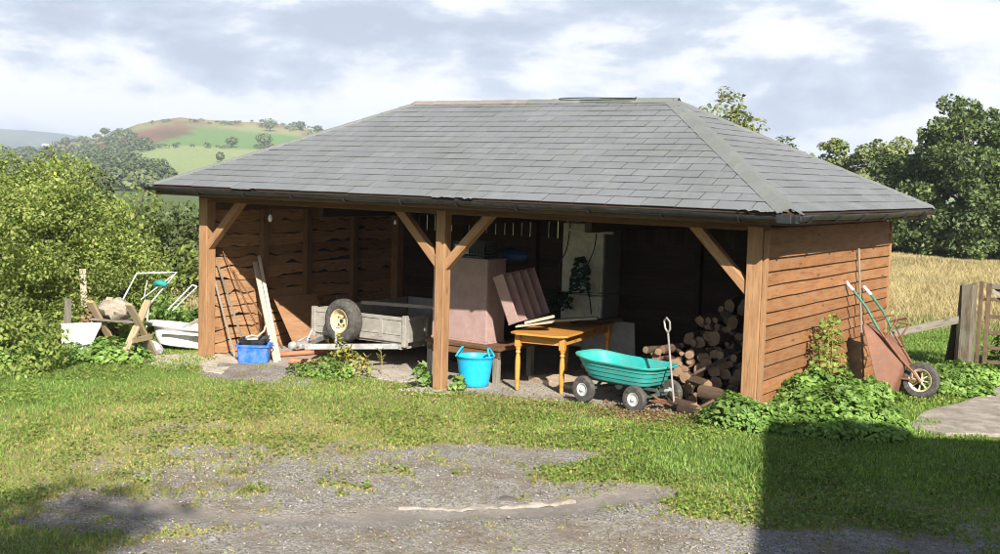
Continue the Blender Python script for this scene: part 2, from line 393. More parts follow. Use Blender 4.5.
def m_ground():
    m = bpy.data.materials.new('ground'); t = NT(m)
    o = t.new('ShaderNodeNewGeometry').outputs['Position']
    cov, lush, mud, far = t.attr('cov'), t.attr('lush'), t.attr('mud'), t.attr('far')
    lc = t.attr('land', 'Color')
    # gravel: stones of mixed greys
    vo = t.new('ShaderNodeTexVoronoi', {'Vector': o, 'Scale': 55.0})
    vo2 = t.new('ShaderNodeTexVoronoi', {'Vector': o, 'Scale': 21.0})
    st = t.new('ShaderNodeSeparateColor', {0: vo.outputs['Color']}).outputs[0]
    gcol = t.ramp(st, [(0, (.12, .108, .092)), (.45, (.245, .225, .198)), (.8, (.34, .318, .285)), (1, (.42, .40, .365))])
    dirt = t.ramp(t.noise(o, 7, 6, .7), [(.3, (.13, .10, .07)), (.7, (.23, .19, .145))])
    gm = t.maprange(t.noise(o, 1.9, 7, .7), .38, .58)
    gcol = t.mix(t.math('MULTIPLY', gm, .8), dirt, gcol)
    gcol = t.mix(t.math('MULTIPLY', t.attr('floor'), t.maprange(t.noise(o, 2.2, 5, .65), .35, .6, .35, .9)), gcol, t.ramp(t.noise(o, 30, 5, .7), [(.3, (.28, .235, .18)), (.7, (.46, .40, .325))]))
    mud = t.math('MULTIPLY', mud, t.maprange(t.noise(o, 6, 7, .7), .36, .56, .25, 1.0))
    gcol = t.mix(mud, gcol, t.ramp(t.noise(o, 5, 5, .6), [(.3, (.17, .145, .12)), (.7, (.235, .205, .17))]))
    # soil and moss under the grass blades
    gr_l = t.ramp(t.noise(o, 14, 6, .7), [(.3, (.07, .11, .022)), (.7, (.13, .18, .04))])
    gr_d = t.ramp(t.noise(o, 18, 6, .75), [(.25, (.18, .13, .075)), (.5, (.26, .235, .08)), (.75, (.22, .235, .07))])
    gr = t.mix(lush, gr_d, gr_l)
    fine = t.noise(o, 26, 4, .7)
    cv = t.math('ADD', cov, t.math('MULTIPLY', t.math('SUBTRACT', fine, .5), 1.8))
    cv = t.maprange(cv, .30, .80)
    near = t.mix(cv, gcol, gr)
    ln = t.maprange(t.noise(o, .35, 6, .7), .3, .7, .8, 1.2)
    farc = t.mix(1.0, lc, t.new('ShaderNodeCombineColor', {0: ln, 1: ln, 2: ln}).outputs[0], 'MULTIPLY')
    col = t.mix(far, near, farc)
    h = t.math('ADD', t.math('MULTIPLY', vo.outputs['Distance'], -1.0), t.math('MULTIPLY', vo2.outputs['Distance'], -.8))
    h = t.math('MULTIPLY', h, t.math('SUBTRACT', 1.0, t.math('MULTIPLY', mud, .8)))
    h = t.math('ADD', h, t.math('MULTIPLY', t.noise(o, 90, 3), .5))
    rough = t.maprange(mud, 0, 1, .9, .62)
    t.out(t.principled(col, rough, normal=t.bump(h, .7, .012), spec=.2).outputs[0])
    return m
MG = m_ground()
ground = np_obj('ground', V, Fq, MG, smooth=True)
tag(ground, 'yard of patchy grass and gravel running on to meadow and far hills', None, None, 'structure')
me = ground.data
def pattr(name, arr, last):
    a = me.attributes.new(name, 'FLOAT', 'POINT'); a.data.foreach_set('value', np.append(arr.ravel(), last).astype(np.float32))
pattr('cov', gcov, 0); pattr('lush', glush, 0); pattr('mud', gmud, 0)
pattr('floor', inshed(GX.ravel(), GY.ravel()), 0)
pattr('far', np.maximum(farw, meadw), 0)
a = me.attributes.new('land', 'FLOAT_COLOR', 'POINT')
a.data.foreach_set('color', np.vstack([np.hstack([colr, np.ones((len(colr), 1))]), [[.1, .1, .1, 1]]]).astype(np.float32).ravel())
# centre fan
cen = [(len(V)-1, int((j+1) % n_a), int(j)) for j in range(n_a)]

# ------------------------------------------------------------------ materials
WD_ORANGE = m_wood('larch boards', (.245, .11, .042), var=.24, light=1.25, dark=.5, grey=(.25, .14, .07))
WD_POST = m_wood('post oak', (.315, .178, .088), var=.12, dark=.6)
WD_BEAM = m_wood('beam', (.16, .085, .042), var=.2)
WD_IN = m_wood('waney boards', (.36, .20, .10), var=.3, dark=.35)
WD_STUD = m_wood('stud', (.20, .115, .06), var=.15)
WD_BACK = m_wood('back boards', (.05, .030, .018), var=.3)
WD_BARK = m_wood('bark edge', (.045, .025, .014), knots=False)
WD_GREY = m_wood('weathered timber', (.22, .19, .145), var=.3, dark=.4, grey=(.25, .24, .21))
WD_PALE = m_wood('pale batten', (.48, .41, .31), var=.25, dark=.6)
WD_PINE = m_wood('pine', (.50, .235, .055), var=.12, rough=.4, dark=.7)
WD_PLY = m_wood('plywood', (.31, .17, .09), var=.1, knots=False, dark=.75)
WD_PINK = m_plain('faded pink paint', (.33, .215, .19), .7, dirt=(.2, .13, .11), dirt_amt=.5, nscale=4, var=.12)
WD_RUST = m_plain('rusty steel', (.20, .088, .048), .75, .1, var=.35, nscale=9, dirt=(.09, .035, .02), dirt_amt=.7, bump=.3)
BLACKP = m_plain('black plastic', (.018, .019, .02), .45, var=.3, dirt=(.12, .11, .10), dirt_amt=.35)
RUBBER = m_plain('tyre rubber', (.045, .043, .04), .85, var=.3, dirt=(.17, .14, .10), dirt_amt=.6, nscale=12)
STEEL = m_plain('galvanised steel', (.48, .48, .47), .5, .55, var=.15, dirt=(.25, .2, .15), dirt_amt=.5)
PIPEPALE = m_plain('pale tube', (.55, .58, .56), .45, .2, dirt=(.3, .25, .2), dirt_amt=.5)
WHITE = m_plain('white enamel', (.72, .72, .70), .35, var=.04, dirt=(.35, .30, .23), dirt_amt=.5, nscale=3)
CREAM = m_plain('cream enamel', (.66, .63, .46), .45, var=.06, dirt=(.2, .17, .12), dirt_amt=.5, nscale=3)
TEAL = m_plain('teal plastic', (.02, .31, .275), .42, var=.1, dirt=(.16, .24, .19), dirt_amt=.5, nscale=5, dlow=.4)
TUBBLUE = m_plain('light blue rubber', (.005, .37, .62), .45, var=.05, dirt=(.22, .36, .42), dirt_amt=.18, nscale=16)
BLUE = m_plain('blue plastic', (.012, .12, .52), .42, var=.15, dirt=(.2, .22, .27), dirt_amt=.55, dlow=.4)
ORANGEC = m_plain('orange clay pipe', (.38, .13, .065), .6, var=.2, dirt=(.25, .15, .1), dirt_amt=.5)
TRGREY = m_plain('trailer panel', (.31, .29, .25), .6, .2, var=.15, dirt=(.17, .13, .09), dirt_amt=.55, nscale=6)
RIMC = m_plain('cream wheel paint', (.62, .47, .26), .5, var=.12, dirt=(.25, .12, .05), dirt_amt=.6, nscale=14)
GREENP = m_plain('green tube', (.02, .17, .10), .5, var=.2, dirt=(.16, .09, .05), dirt_amt=.5, nscale=14)
CONC = m_plain('concrete', (.36, .32, .265), .9, var=.16, nscale=5, dirt=(.22, .18, .14), dirt_amt=.5, bump=.5)
GREYB = m_plain('grey board', (.24, .25, .25), .6, var=.1, dirt=(.15, .13, .11), dirt_amt=.5)
GUTTER = m_plain('black gutter', (.014, .0145, .016), .4, var=.3, dirt=(.07, .07, .065), dirt_amt=.35)
BARK = m_wood('bark', (.085, .056, .037), var=.35, dark=.35, light=1.5, bump=.8, knots=False)
LOGEND = m_plain('sawn end', (.19, .12, .07), .8, var=.3, nscale=14, dirt=(.25, .14, .08), dirt_amt=.6, bump=.5)
RUSTG = m_plain('rust brown gate', (.13, .085, .05), .8, .2, var=.4, dirt=(.06, .04, .03), dirt_amt=.6)
ICE = m_plain('glass', (.7, .7, .66), .1)

def m_shingle(name, base, speck=.35):
    m = bpy.data.materials.new(name); t = NT(m); o = t.obj(); rnd = t.attr('rnd')
    f = t.maprange(rnd, 0, 1, .94, 1.05)
    g = t.noise(o, 260, 2, .6); b = t.noise(o, .9, 5, .6)
    col = t.ramp(g, [(.3, sc3(base, 1-speck)), (.7, sc3(base, 1+speck))])
    col = t.mix(t.maprange(b, .35, .65, 0, .6), col, (base[0]*.78, base[1]*.80, base[2]*.74))
    st = t.noise(t.mul(o, (5.0, 1.2, 1.2)), 1.6, 6, .7); col = t.mix(t.maprange(st, .5, .68, 0, .35), col, (base[0]*1.35, base[1]*1.36, base[2]*1.3))
    col = t.mix(t.maprange(t.noise(o, 4, 6, .75), .56, .68, 0, .5), col, (base[0]*1.05, base[1]*1.15, base[2]*.72))
    col = t.mix(1.0, col, t.new('ShaderNodeCombineColor', {0: f, 1: f, 2: f}).outputs[0], 'MULTIPLY')
    t.out(t.principled(col, .8, normal=t.bump(g, .5, .003), spec=.3).outputs[0])
    return m
SHINGLE = m_shingle('felt shingle', (.150, .153, .157))
CAPG = m_shingle('hip felt', (.150, .156, .147), .45)
CAPB = m_shingle('faded ridge felt', (.215, .18, .16), .2)

# ------------------------------------------------------------------ the shed
shed = thing('open_shed', 'open fronted timber shed with a grey shingled hipped roof', 'shed', (0, 0, 0))
zb = HE-.13                      # underside of the front beam's top
def gpost(x, y): return gz(x, y)
def post(x0, y0, zbot, label=None, top=2.12, s=.175):
    m = MB(); m.bx(x0, x0+s, y0, y0+s, zbot, top); return m.build('post', WD_POST, shed, bevel=.008, label=label)
post(0, 0, -.28, 'left corner post'); post(4.40, 0, -.19, 'middle post with two braces', s=.145); post(8.57, 0, -.03, 'right corner post')
for x in (0.0, 4.42, 8.545): post(x, D-.2, -.3)
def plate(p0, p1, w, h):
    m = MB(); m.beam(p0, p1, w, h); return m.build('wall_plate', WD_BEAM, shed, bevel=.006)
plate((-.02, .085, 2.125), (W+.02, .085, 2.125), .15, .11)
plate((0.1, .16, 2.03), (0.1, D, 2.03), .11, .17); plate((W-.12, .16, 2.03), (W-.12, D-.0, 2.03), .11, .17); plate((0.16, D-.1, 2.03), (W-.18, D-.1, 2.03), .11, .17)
def brace(xp, sx, w_=.175):
    m = MB(); xs = xp + (w_ if sx > 0 else 0)
    m.beam((xs-sx*.08, .085, 1.36), (xs+sx*.66, .085, 2.11), .11, .115, up=(0, 1, 0))
    return m.build('brace', WD_POST, shed, bevel=.006)
brace(0, 1); brace(4.40, -1, .145); brace(4.40, 1, .145); brace(8.57, -1)

# right wall: overlapping boards outside
m = MB(); z = .02; k = 0
while z < 2.05:
    h = .165+random.uniform(-.004, .004)
    tilt = Vector((math.sin(rad(6)), 0, math.cos(rad(6)))) * 1
    up = Vector((-math.sin(rad(6.5)), 0, math.cos(rad(6.5)))); nrm = Vector((math.cos(rad(6.5)), 0, math.sin(rad(6.5))))
    dz = random.uniform(-.004, .004)
    # slightly wavy lower edge
    n = 14; y0, y1 = .105, D-.03
    vs = []; gs = []
    for i in range(n+1):
        yy = y0+(y1-y0)*i/n; wv = (float(vnoise(yy*1.7, k*3.1, 5))-.5)*.010
        for (u, w_) in ((wv-.0, 0), (wv-.0, .030), (h, 0), (h, .012)):
            p = Vector((W+.008, yy, z+dz)) + up*u + nrm*(w_+.004)
            if u < .1: p = p + nrm*.003*math.sin(yy*2+k)
            vs.append(p); gs.append((yy, u, w_))
    fs = []
    for i in range(n):
        a = 4*i; b = 4*i+4
        fs += [(a+1, b+1, b+3, a+3), (a, b, b+1, a+1), (a+2, a, b, b+2)[::-1], (a+3, b+3, b+2, a+2)]
    fs += [(0, 1, 3, 2), (4*n, 4*n+2, 4*n+3, 4*n+1)]
    m.add(vs, gs, fs); z += h-.018; k += 1
zq = .02
for kk in range(14):
    for yq in (.22, 1.25, 2.3, 3.35, 4.45):
        m.lathe([(.0, .004), (.006, .003), (.007, 0)], 7, c=(W+.028, yq+random.uniform(-.02, .02), zq+.045+random.uniform(-.006, .006)), ax=(1, 0, 0), m=1)
    zq += .147
m.build('side_wall_boards', [WD_ORANGE, m_plain('dark nail', (.03, .025, .02), .5)], shed)
m = MB(); m.bx(W+.002, W+.042, .02, .1, -.02, 2.08); m.build('corner_trim', WD_POST, shed, bevel=.004)
m = MB(); m.bx(W+.012, W+.046, D-.028, D+.022, -.05, 2.1); m.build('corner_trim', WD_POST, shed, bevel=.004)
m = MB()
for zz in (.25, 1.1): m.bx(W-.06, W+.005, .2, D-.2, zz, zz+.09)
m.bx(W-.006, W+.004, .1, D-.1, .0, 2.08); m.build('side_wall_lining', WD_BACK, shed)

# left wall: waney edged boards seen from the inside
m = MB(); mb2 = MB()
z = -.25; k = 0
while z < 2.1:
    h = random.uniform(.15, .2); n = 46; y0, y1 = .2, D-.02
    vs = []; gs = []; top = []; bvs = []; bgs = []
    for i in range(n+1):
        yy = y0+(y1-y0)*i/n
        wv = max(0, float(fbm(yy*4.2, k*7.3, 8, 3))-.45)*.23 + (float(vnoise(yy*11, k*3.3, 12))-.5)*.010
        lo = z+wv; hi = z+h+.012
        vs += [(.012, yy, lo), (.034, yy, lo), (-.004, yy, hi), (.016, yy, hi)]
        gs += [(yy, 0+k*.3, 0), (yy, .0+k*.3, .02), (yy, h+k*.3, 0), (yy, h+k*.3, .02)]
        bw = .003+max(0, float(vnoise(yy*4.1, k*5.9, 15))-.42)*.09
        bvs += [(.0, yy, lo-bw), (.026, yy, lo-bw*.6), (.0, yy, lo+.004), (.033, yy, lo+.003)]
        bgs += [(yy, 0, 0), (yy, 0, .02), (yy, .05, 0), (yy, .05, .02)]
    fs = []
    for i in range(n):
        a = 4*i; b = 4*i+4
        fs += [(a+1, a+3, b+3, b+1), (a, a+1, b+1, b), (a+2, b+2, b+3, a+3), (a, b, b+2, a+2)]
    m.add(vs, gs, fs); mb2.add(bvs, bgs, fs); z += h; k += 1
lw = m.build('end_wall_boards', WD_IN, shed); mb2.build('bark_edges', WD_BARK, lw)
m = MB(); m.bx(-.02, -.008, .02, D, -.28, 2.1); m.build('end_wall_felt', BLACKP, shed)
for yy in (1.18, 2.16, 3.3):
    m = MB(); m.bx(.04, .13, yy, yy+.13, -.3, 2.0); m.build('stud', WD_STUD, shed, bevel=.004)

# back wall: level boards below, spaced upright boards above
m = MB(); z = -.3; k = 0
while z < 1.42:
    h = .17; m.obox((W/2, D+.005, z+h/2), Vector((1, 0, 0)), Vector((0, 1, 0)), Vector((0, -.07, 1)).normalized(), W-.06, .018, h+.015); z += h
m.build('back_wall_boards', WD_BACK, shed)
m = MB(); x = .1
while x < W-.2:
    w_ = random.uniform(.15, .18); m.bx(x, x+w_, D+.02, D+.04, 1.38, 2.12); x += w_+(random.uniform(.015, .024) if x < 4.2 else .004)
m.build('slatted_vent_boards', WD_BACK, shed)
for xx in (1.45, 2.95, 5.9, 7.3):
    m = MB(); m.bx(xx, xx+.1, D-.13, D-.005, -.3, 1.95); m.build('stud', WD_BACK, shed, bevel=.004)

# roof
E0 = [Vector((-OV, -OV, HE)), Vector((W+OV, -OV, HE)), Vector((W+OV, D+OV, HE)), Vector((-OV, D+OV, HE))]
RL, RR = Vector((RA, D/2, HR)), Vector((W-RA, D/2, HR))
slopes = [(E0[0], E0[1], RL, RR), (E0[1], E0[2], RR, RR), (E0[2], E0[3], RR, RL), (E0[3], E0[0], RL, RL)]
def deck(off, th):
    mm = MB()
    vs = []
    for z in (off, off-th): vs += [v+Vector((0, 0, z)) for v in E0+[RL, RR]]
    fs = [(0, 1, 5, 4), (1, 2, 5), (2, 3, 4, 5), (3, 0, 4)]
    fs = fs + [tuple(i+6 for i in reversed(f)) for f in fs] + [(0, 6, 7, 1), (1, 7, 8, 2), (2, 8, 9, 3), (3, 9, 6, 0)]
    return mm.add(vs, [(v.x, v.y, v.z) for v in vs], fs)
deck(-.012, .022).build('roof_deck', WD_BACK, shed)
def shingle_slope(P0, P1, Q0, Q1, name, seed):
    rng = random.Random(seed); e = (P1-P0).normalized(); L = (P1-P0).length
    base = P0; q0 = (Q0-P0); up = q0 - e*q0.dot(e); S = up.length; up.normalize(); nrm = e.cross(up).normalized()
    a0 = (Q0-P0).dot(e); a1 = (Q1-P0).dot(e)
    n = 17; ex = S/n; tw = .42; mm = MB()
    for c in range(n):
        u0 = c*ex - (.018 if c == 0 else 0); u1 = (c+1)*ex
        Lf = lambda u: a0*max(u, 0)/S; Rf = lambda u: L+(a1-L)*max(u, 0)/S
        x = -((c*.2250+rng.uniform(-.02, .02)) % tw)
        while x < L:
            xa, xb = x+.006, x+tw-.006; x += tw
            l0, r0 = max(xa, Lf(u0)), min(xb, Rf(u0)); l1, r1 = max(xa, Lf(u1)), min(xb, Rf(u1))
            if r0-l0 < .01: continue
            if r1 < l1: l1 = r1 = (l1+r1)/2
            lift = .013+rng.uniform(-.001, .003); th = .006
            pts = [(l0, u0, lift), (r0, u0, lift+rng.uniform(-.001, .002)), (r1, u1, .006), (l1, u1, .006)]
            vs = [base+e*a+up*b+nrm*c_ for a, b, c_ in pts]+[base+e*a+up*b+nrm*(c_-th) for a, b, c_ in pts]
            mm.add(vs, [(p.x, p.y, p.z) for p in vs], [(0, 1, 2, 3), (4, 5, 1, 0), (5, 6, 2, 1), (7, 4, 0, 3)], rnd=rng.random())
    return mm.build(name, SHINGLE, shed)
for i, s in enumerate(slopes): shingle_slope(*s, 'roof_slope', 10+i)
# hip caps (folded felt strips) and ridge cap
def cap(p0, p1, na, nb, wa, wb, mat, name, seg=14, lift=.02, taper=None, label=None):
    """strip folded over an edge p0->p1; na/nb: directions lying in the two slopes, square to the edge"""
    mm = MB(); d = (p1-p0)
    nz = (na+nb)*-1; nz.normalize()
    if nz.z < 0: nz = -nz
    for i in range(seg):
        t0, t1 = i/seg, (i+1)/seg+.008
        a, b = p0+d*t0, p0+d*t1
        l0, l1 = lift+.006, lift
        vs = []
        for p, l in ((a, l0), (b, l1)):
            vs += [p+na*wa+nz*l*.75, p+na*.03+nz*(l+.004), p+nz*(l+.006), p+nb*.03+nz*(l+.004), p+nb*wb+nz*l*.75]
        fs = [(j, j+1, j+6, j+5) for j in range(4)]
        n5 = len(vs); vs += [v-nz*.008 for v in vs]
        fs2 = [(j+10, j+15, j+16, j+11) for j in range(4)] + [(j+10, j+11, j+1, j) for j in range(4)] + [(0, 5, 15, 10), (9, 4, 14, 19)]
        mm.add(vs, [(v.x, v.y, v.z) for v in vs], fs+fs2)
    return mm.build(name, mat, shed, label=label)
def slope_dirs(p0, p1, sA, sB):
    d = (p1-p0).normalized(); out = []
    for (P0, P1, Q0, Q1) in (sA, sB):
        c = (P0+P1+Q0+Q1)/4; v = c-p0; v = v-d*v.dot(d)
        nn = (P1-P0).cross(Q0-P0).normalized(); w = v - nn*v.dot(nn); out.append(w.normalized())
    return out
for (e, q, sa, sb, w1, w2, lab) in ((0, RL, 0, 3, .07, .09, None), (1, RR, 0, 1, .14, .17, 'wide greenish hip strip nearest the viewer'), (2, RR, 1, 2, .10, .12, None), (3, RL, 2, 3, .1, .1, None)):
    na, nb = slope_dirs(E0[e], q, slopes[sa], slopes[sb])
    cap(E0[e]*.995+q*.005, q, na, nb, w1, w2, CAPG, 'hip_strip', label=lab)
na, nb = slope_dirs(RL, RR, slopes[0], slopes[2])
rm = RL+(RR-RL)*.47
cap(RL-Vector((.05, 0, 0)), rm, na, nb, .10, .10, CAPB, 'ridge_strip', 5, lift=.03, label='faded pinkish brown length of ridge felt')
cap(rm, RR+Vector((.05, 0, 0)), na, nb, .12, .12, CAPG, 'ridge_strip', 6, lift=.032)
m = MB(); x0 = RL.x+(RR.x-RL.x)*.59; x1 = RL.x+(RR.x-RL.x)*.87; pts = []
for i in range(20):
    t = i/19; pts.append((x0+(x1-x0)*t, D/2-.02-.05*math.sin(math.pi*t)**.3, HR+.042+.006*math.sin(t*5)))
m.tube(pts, .008, 6); m.tube([(x1, D/2-.02, HR+.05), (x1+.03, D/2-.07, HR+.03), (x1-.05, D/2-.11, HR+.015), (x1-.8, D/2-.12, HR+.012)], .008, 6)
tag(m.build('cable', BLACKP), 'black cable lying in a long loop on the roof ridge', 'cable')

# fascia, gutter, rafters
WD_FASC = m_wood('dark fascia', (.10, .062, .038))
def fascia(p0, p1):
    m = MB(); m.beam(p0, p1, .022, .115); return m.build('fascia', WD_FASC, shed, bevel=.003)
zf = HE-.085
fascia((-OV+.02, -OV+.03, zf), (W+OV-.02, -OV+.03, zf)); fascia((W+OV-.03, -OV+.045, zf), (W+OV-.03, D+OV-.02, zf))
fascia((W+OV-.045, D+OV-.03, zf), (-OV+.045, D+OV-.03, zf)); fascia((-OV+.03, D+OV-.02, zf), (-OV+.03, -OV+.045, zf))
def gutter(p0, p1, side, seed, ext=.0):
    rng = random.Random(seed); p0 = Vector(p0); p1 = Vector(p1); d = (p1-p0).normalized(); side = Vector(side); Z = Vector((0, 0, 1))
    m = MB(); n = 40; k = 9; r = .055; vs = []; gs = []
    for i in range(n+1):
        t = i/n; c = p0+(p1-p0)*t + Z*((float(vnoise(t*9, seed, 4))-.5)*.022)
        for j in range(k):
            a = math.pi*j/(k-1); vs.append(c + side*(-math.cos(a)*r) - Z*(math.sin(a)*r)); gs.append((t, j, 0))
        for j in range(k):
            a = math.pi*(k-1-j)/(k-1); vs.append(c + side*(-math.cos(a)*(r-.004)) - Z*(math.sin(a)*(r-.004))); gs.append((t, j, 0))
    K = 2*k; fs = []
    for i in range(n):
        for j in range(K):
            j2 = (j+1) % K; fs.append((i*K+j, (i+1)*K+j, (i+1)*K+j2, i*K+j2))
    m.add(vs, gs, fs, smooth=True); g = m.build('gutter', GUTTER, shed)
    L = (p1-p0).length; q = .25
    while q < L-.1:
        mm = MB(); c = p0+d*q + Z*((float(vnoise(q/L*9, seed, 4))-.5)*.022)
        pts = [c+side*(-math.cos(a)*(r+.005))-Z*(math.sin(a)*(r+.005)) for a in [math.pi*j/8 for j in range(9)]]
        for a_, b_ in zip(pts[:-1], pts[1:]): mm.beam(a_, b_, .03, .006, up=d)
        mm.build('bracket', GUTTER, g); q += rng.uniform(.85, .98)
    return g
yo = -OV-.047
gutter((-OV-.10, yo, HE-.035), (W+OV-.12, yo, HE-.045), (0, -1, 0), 3)
gutter((W+OV+.047, -OV+.1, HE-.045), (W+OV+.047, D+OV-.25, HE-.035), (1, 0, 0), 4)
m = MB(); m.bx(W+OV-.14, W+OV+.02, -OV-.05, -OV+.012, HE-.12, HE-.03); m.bx(W+OV-.005, W+OV+.05, -OV+.015, -OV+.14, HE-.12, HE-.03)
m.build('corner_bracket', GUTTER, shed, bevel=.004)
for sgn, (x0, x1) in ((0, (.3, W-.3)),):
    n = 15
    for i in range(n):
        x = x0+(x1-x0)*i/(n-1)
        t = min(1, (x+OV)/(RA+OV), (W+OV-x)/(RA+OV)); yt = -OV+(D/2+OV)*t; zt = HE+(HR-HE)*t
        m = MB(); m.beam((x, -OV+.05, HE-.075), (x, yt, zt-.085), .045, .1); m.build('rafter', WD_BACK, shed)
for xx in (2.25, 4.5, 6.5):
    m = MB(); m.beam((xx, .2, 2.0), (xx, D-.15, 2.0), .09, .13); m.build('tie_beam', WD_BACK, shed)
# torn felt edge along the eaves
TORN = m_plain('pale torn felt', (.15, .15, .145), .8); rng = random.Random(5)
for (xx, w_) in ((1.2, .5), (4.7, .35), (5.1, .22), (8.65, .3), (8.95, .18)):
    m = MB(); n = 7; vs = []; gs = []
    for i in range(n+1):
        x = xx+w_*i/n; a = rng.uniform(.0, .02); vs += [(x, -OV+.02, HE+.022), (x, -OV-.03-a, HE+.006-a)]; gs += [(x, 0, 0), (x, .1, 0)]
    m.add(vs, gs, [(2*i, 2*i+1, 2*i+3, 2*i+2) for i in range(n)])
    m.build('torn_felt', TORN, shed)

# bare bulbs
def bulb(x, y, z, lab, s=1):
    t = thing('light_bulb', lab, 'light bulb', (x, y, z))
    m = MB(); m.tube([(0, 0, .0), (0, 0, .12)], .006*s, 6); m.build('flex', BLACKP, t)
    m = MB(); m.lathe([(.0, -.10*s), (.018*s, -.095*s), (.028*s, -.07*s), (.026*s, -.045*s), (.014*s, -.02*s), (.013*s, 0)], 14); m.build('bulb', ICE, t)
    m = MB(); m.lathe([(.015*s, -.012*s), (.017*s, 0), (.015*s, .035*s), (.0, .04*s)], 12); m.build('holder', BLACKP, t)
bulb(1.12, .35, 1.93, 'bare white bulb hanging under the eaves above the leaning battens', 1.2)
bulb(3.0, .9, 1.92, 'small bare bulb under the roof between left and middle posts', .7)

# ------------------------------------------------------------------ things in and around the shed
def P3(az, d, dz=0.0):
    a = rad(az); x = CAM[0]+math.sin(a)*d; y = CAM[1]+math.cos(a)*d
    return (x, y, gz(x, y)+dz)

# --- stone pad under the left post and slab by the middle post
def slab(name, lab, poly, z0, z1, mat, cat='slab', seed=1):
    m = MB(); n = len(poly); rng = random.Random(seed)
    pts = []
    for i in range(n):
        a = Vector((*poly[i], 0)); b = Vector((*poly[(i+1) % n], 0))
        for k in range(5): pts.append(a.lerp(b, k/5)+Vector((rng.uniform(-.025, .025), rng.uniform(-.025, .025), 0)))
    m.prism([(p.x, p.y) for p in pts], (0, 0, (z0+z1)/2), (1, 0, 0), (0, 1, 0), (0, 0, 1), z1-z0)
    return tag(m.build(name, mat, bevel=.012, seg=2), lab, cat)
slab('concrete_pad', 'pale concrete pad under the left corner post of the shed', [(-.55, -.75), (.55, -1.05), (1.35, -.75), (1.0, -.3), (.9, .3), (-.3, .4)], -.4, -.235, m_plain('pale concrete', (.42, .36, .28), .9, var=.2, nscale=4, dirt=(.25, .19, .13), dirt_amt=.6, bump=.5), seed=3)
slab('stone_slab', 'flat pale stone at the foot of the middle post', [(4.1, -.28), (4.75, -.22), (4.8, .12), (4.2, .05)], -.3, -.165, CONC, seed=4)
slab('stone_slab', 'broad pale slab beneath the trailer beside the middle post', [(2.75, .35), (3.7, .15), (3.95, .75), (3.0, .95)], -.3, -.19, CONC, seed=5)
slab('stone_slab', 'pale broken slab under the pine table', [(5.0, 1.3), (6.3, .9), (6.5, 1.4), (5.3, 1.8)], -.25, -.09, m_plain('buff slab', (.40, .30, .2), .9, var=.2, dirt=(.2, .15, .1), dirt_amt=.5), seed=6)
cp = [(10.1, .95), (10.55, .85), (11.4, 1.5), (12.9, 3.1), (13.4, 5.6), (11.2, 5.9), (10.35, 4.5), (10.3, 3.2), (10.05, 1.9)]
o = slab('path', 'pinkish grey concrete path leading to the field gate', cp, -.12, .035, m_plain('pinkish concrete', (.27, .23, .19), .9, var=.3, nscale=3.5, dirt=(.13, .11, .075), dirt_amt=.85, bump=.8, bscale=30), seed=7)
tag(o, kind='structure'); del o['category']
# exposed pale kerb edge in the gravel
m = MB(); rng = random.Random(8); pts = [(8.75, -3.76), (8.55, -4.0), (8.35, -4.22), (8.1, -4.42), (7.9, -4.56), (7.7, -4.73)]
lft = []; rgt = []
n = 26
for i in range(n+1):
    t_ = i/n*(len(pts)-1); k = min(int(t_), len(pts)-2); a = Vector(pts[k]); b = Vector(pts[k+1]); p = a.lerp(b, t_-k); d = (b-a).normalized(); s = Vector((-d.y, d.x))
    w_ = (.06*math.sin(math.pi*min(1, i/n*1.02))**.6+.012)*rng.uniform(.6, 1.25); lft.append(p+s*w_); rgt.append(p-s*w_*rng.uniform(.5, 1))
vs_ = []
for a, b in zip(lft, rgt):
    c_ = (a+b)/2
    for q, up_ in ((a, -.02), (a.lerp(c_, .35), .007), (b.lerp(c_, .3), .004), (b, -.02)):
        vs_.append((q.x, q.y, gz(q.x, q.y)+up_+rng.uniform(-.018, .008)))
m.add(vs_, [(v[0], v[1], v[2]) for v in vs_], [(4*i+j_, 4*i+j_+1, 4*i+j_+5, 4*i+j_+4) for i in range(n) for j_ in range(3)])
tag(m.build('buried_kerb', m_plain('bleached stone', (.25, .22, .185), .9, var=.25, nscale=12, dirt=(.2, .17, .14), dirt_amt=.6, bump=.6), bevel=.01), 'pale worn kerb edge showing through the gravel', 'kerb')
o = MB(); o.lathe([(.0, .05), (.05, .045), (.10, .02), (.12, -.02)], 9, sx=1.4, sy=.7); o = o.build('stone', m_plain('dark stone', (.1, .085, .07), .9, var=.3), loc=(8.28, -4.02, gz(8.28, -4.02)-.035)); tag(o, 'dark flat stone lying just behind the pale buried kerb', 'stone')

# --- sticks, battens, boards against the left end wall
def stick(p0, p1, w, h, mat, name, lab, cat, grp=None, r=None):
    p0 = Vector(p0); p1 = Vector(p1); t = p1-p0; mm = MB()
    if r:
        n = 7; pts = []
        for i in range(n+1):
            q = i/n; pts.append(t*q + Vector((random.uniform(-1, 1), random.uniform(-1, 1), random.uniform(-1, 1)))*r*.5)
        mm.tube(pts, [r*(1-.35*i/n) for i in range(n+1)], 8)
    else: mm.beam((0, 0, 0), t, w, h)
    return tag(mm.build(name, mat, bevel=0 if r else .003, loc=p0), lab, cat, grp)
fz = -.25
stick((.62, .72, fz+.22), (.06, .38, 1.38), 0, 0, WD_BEAM, 'stick', 'dark rough stick leaning highest on the end wall beside the left post', 'stick', r=.014)
stick((.80, .95, fz+.12), (.07, .62, 1.02), 0, 0, WD_BEAM, 'stick', 'dark crooked stick slanting down the sunlit end wall', 'stick', r=.016)
stick((.50, .28, fz), (.06, .24, .95), .03, .02, WD_GREY, 'lath', 'thin grey lath standing nearest the left post', 'lath')
stick((.66, .40, fz), (.08, .30, 1.12), .02, .028, WD_GREY, 'lath', 'dark thin lath leaning just right of the grey lath', 'lath')
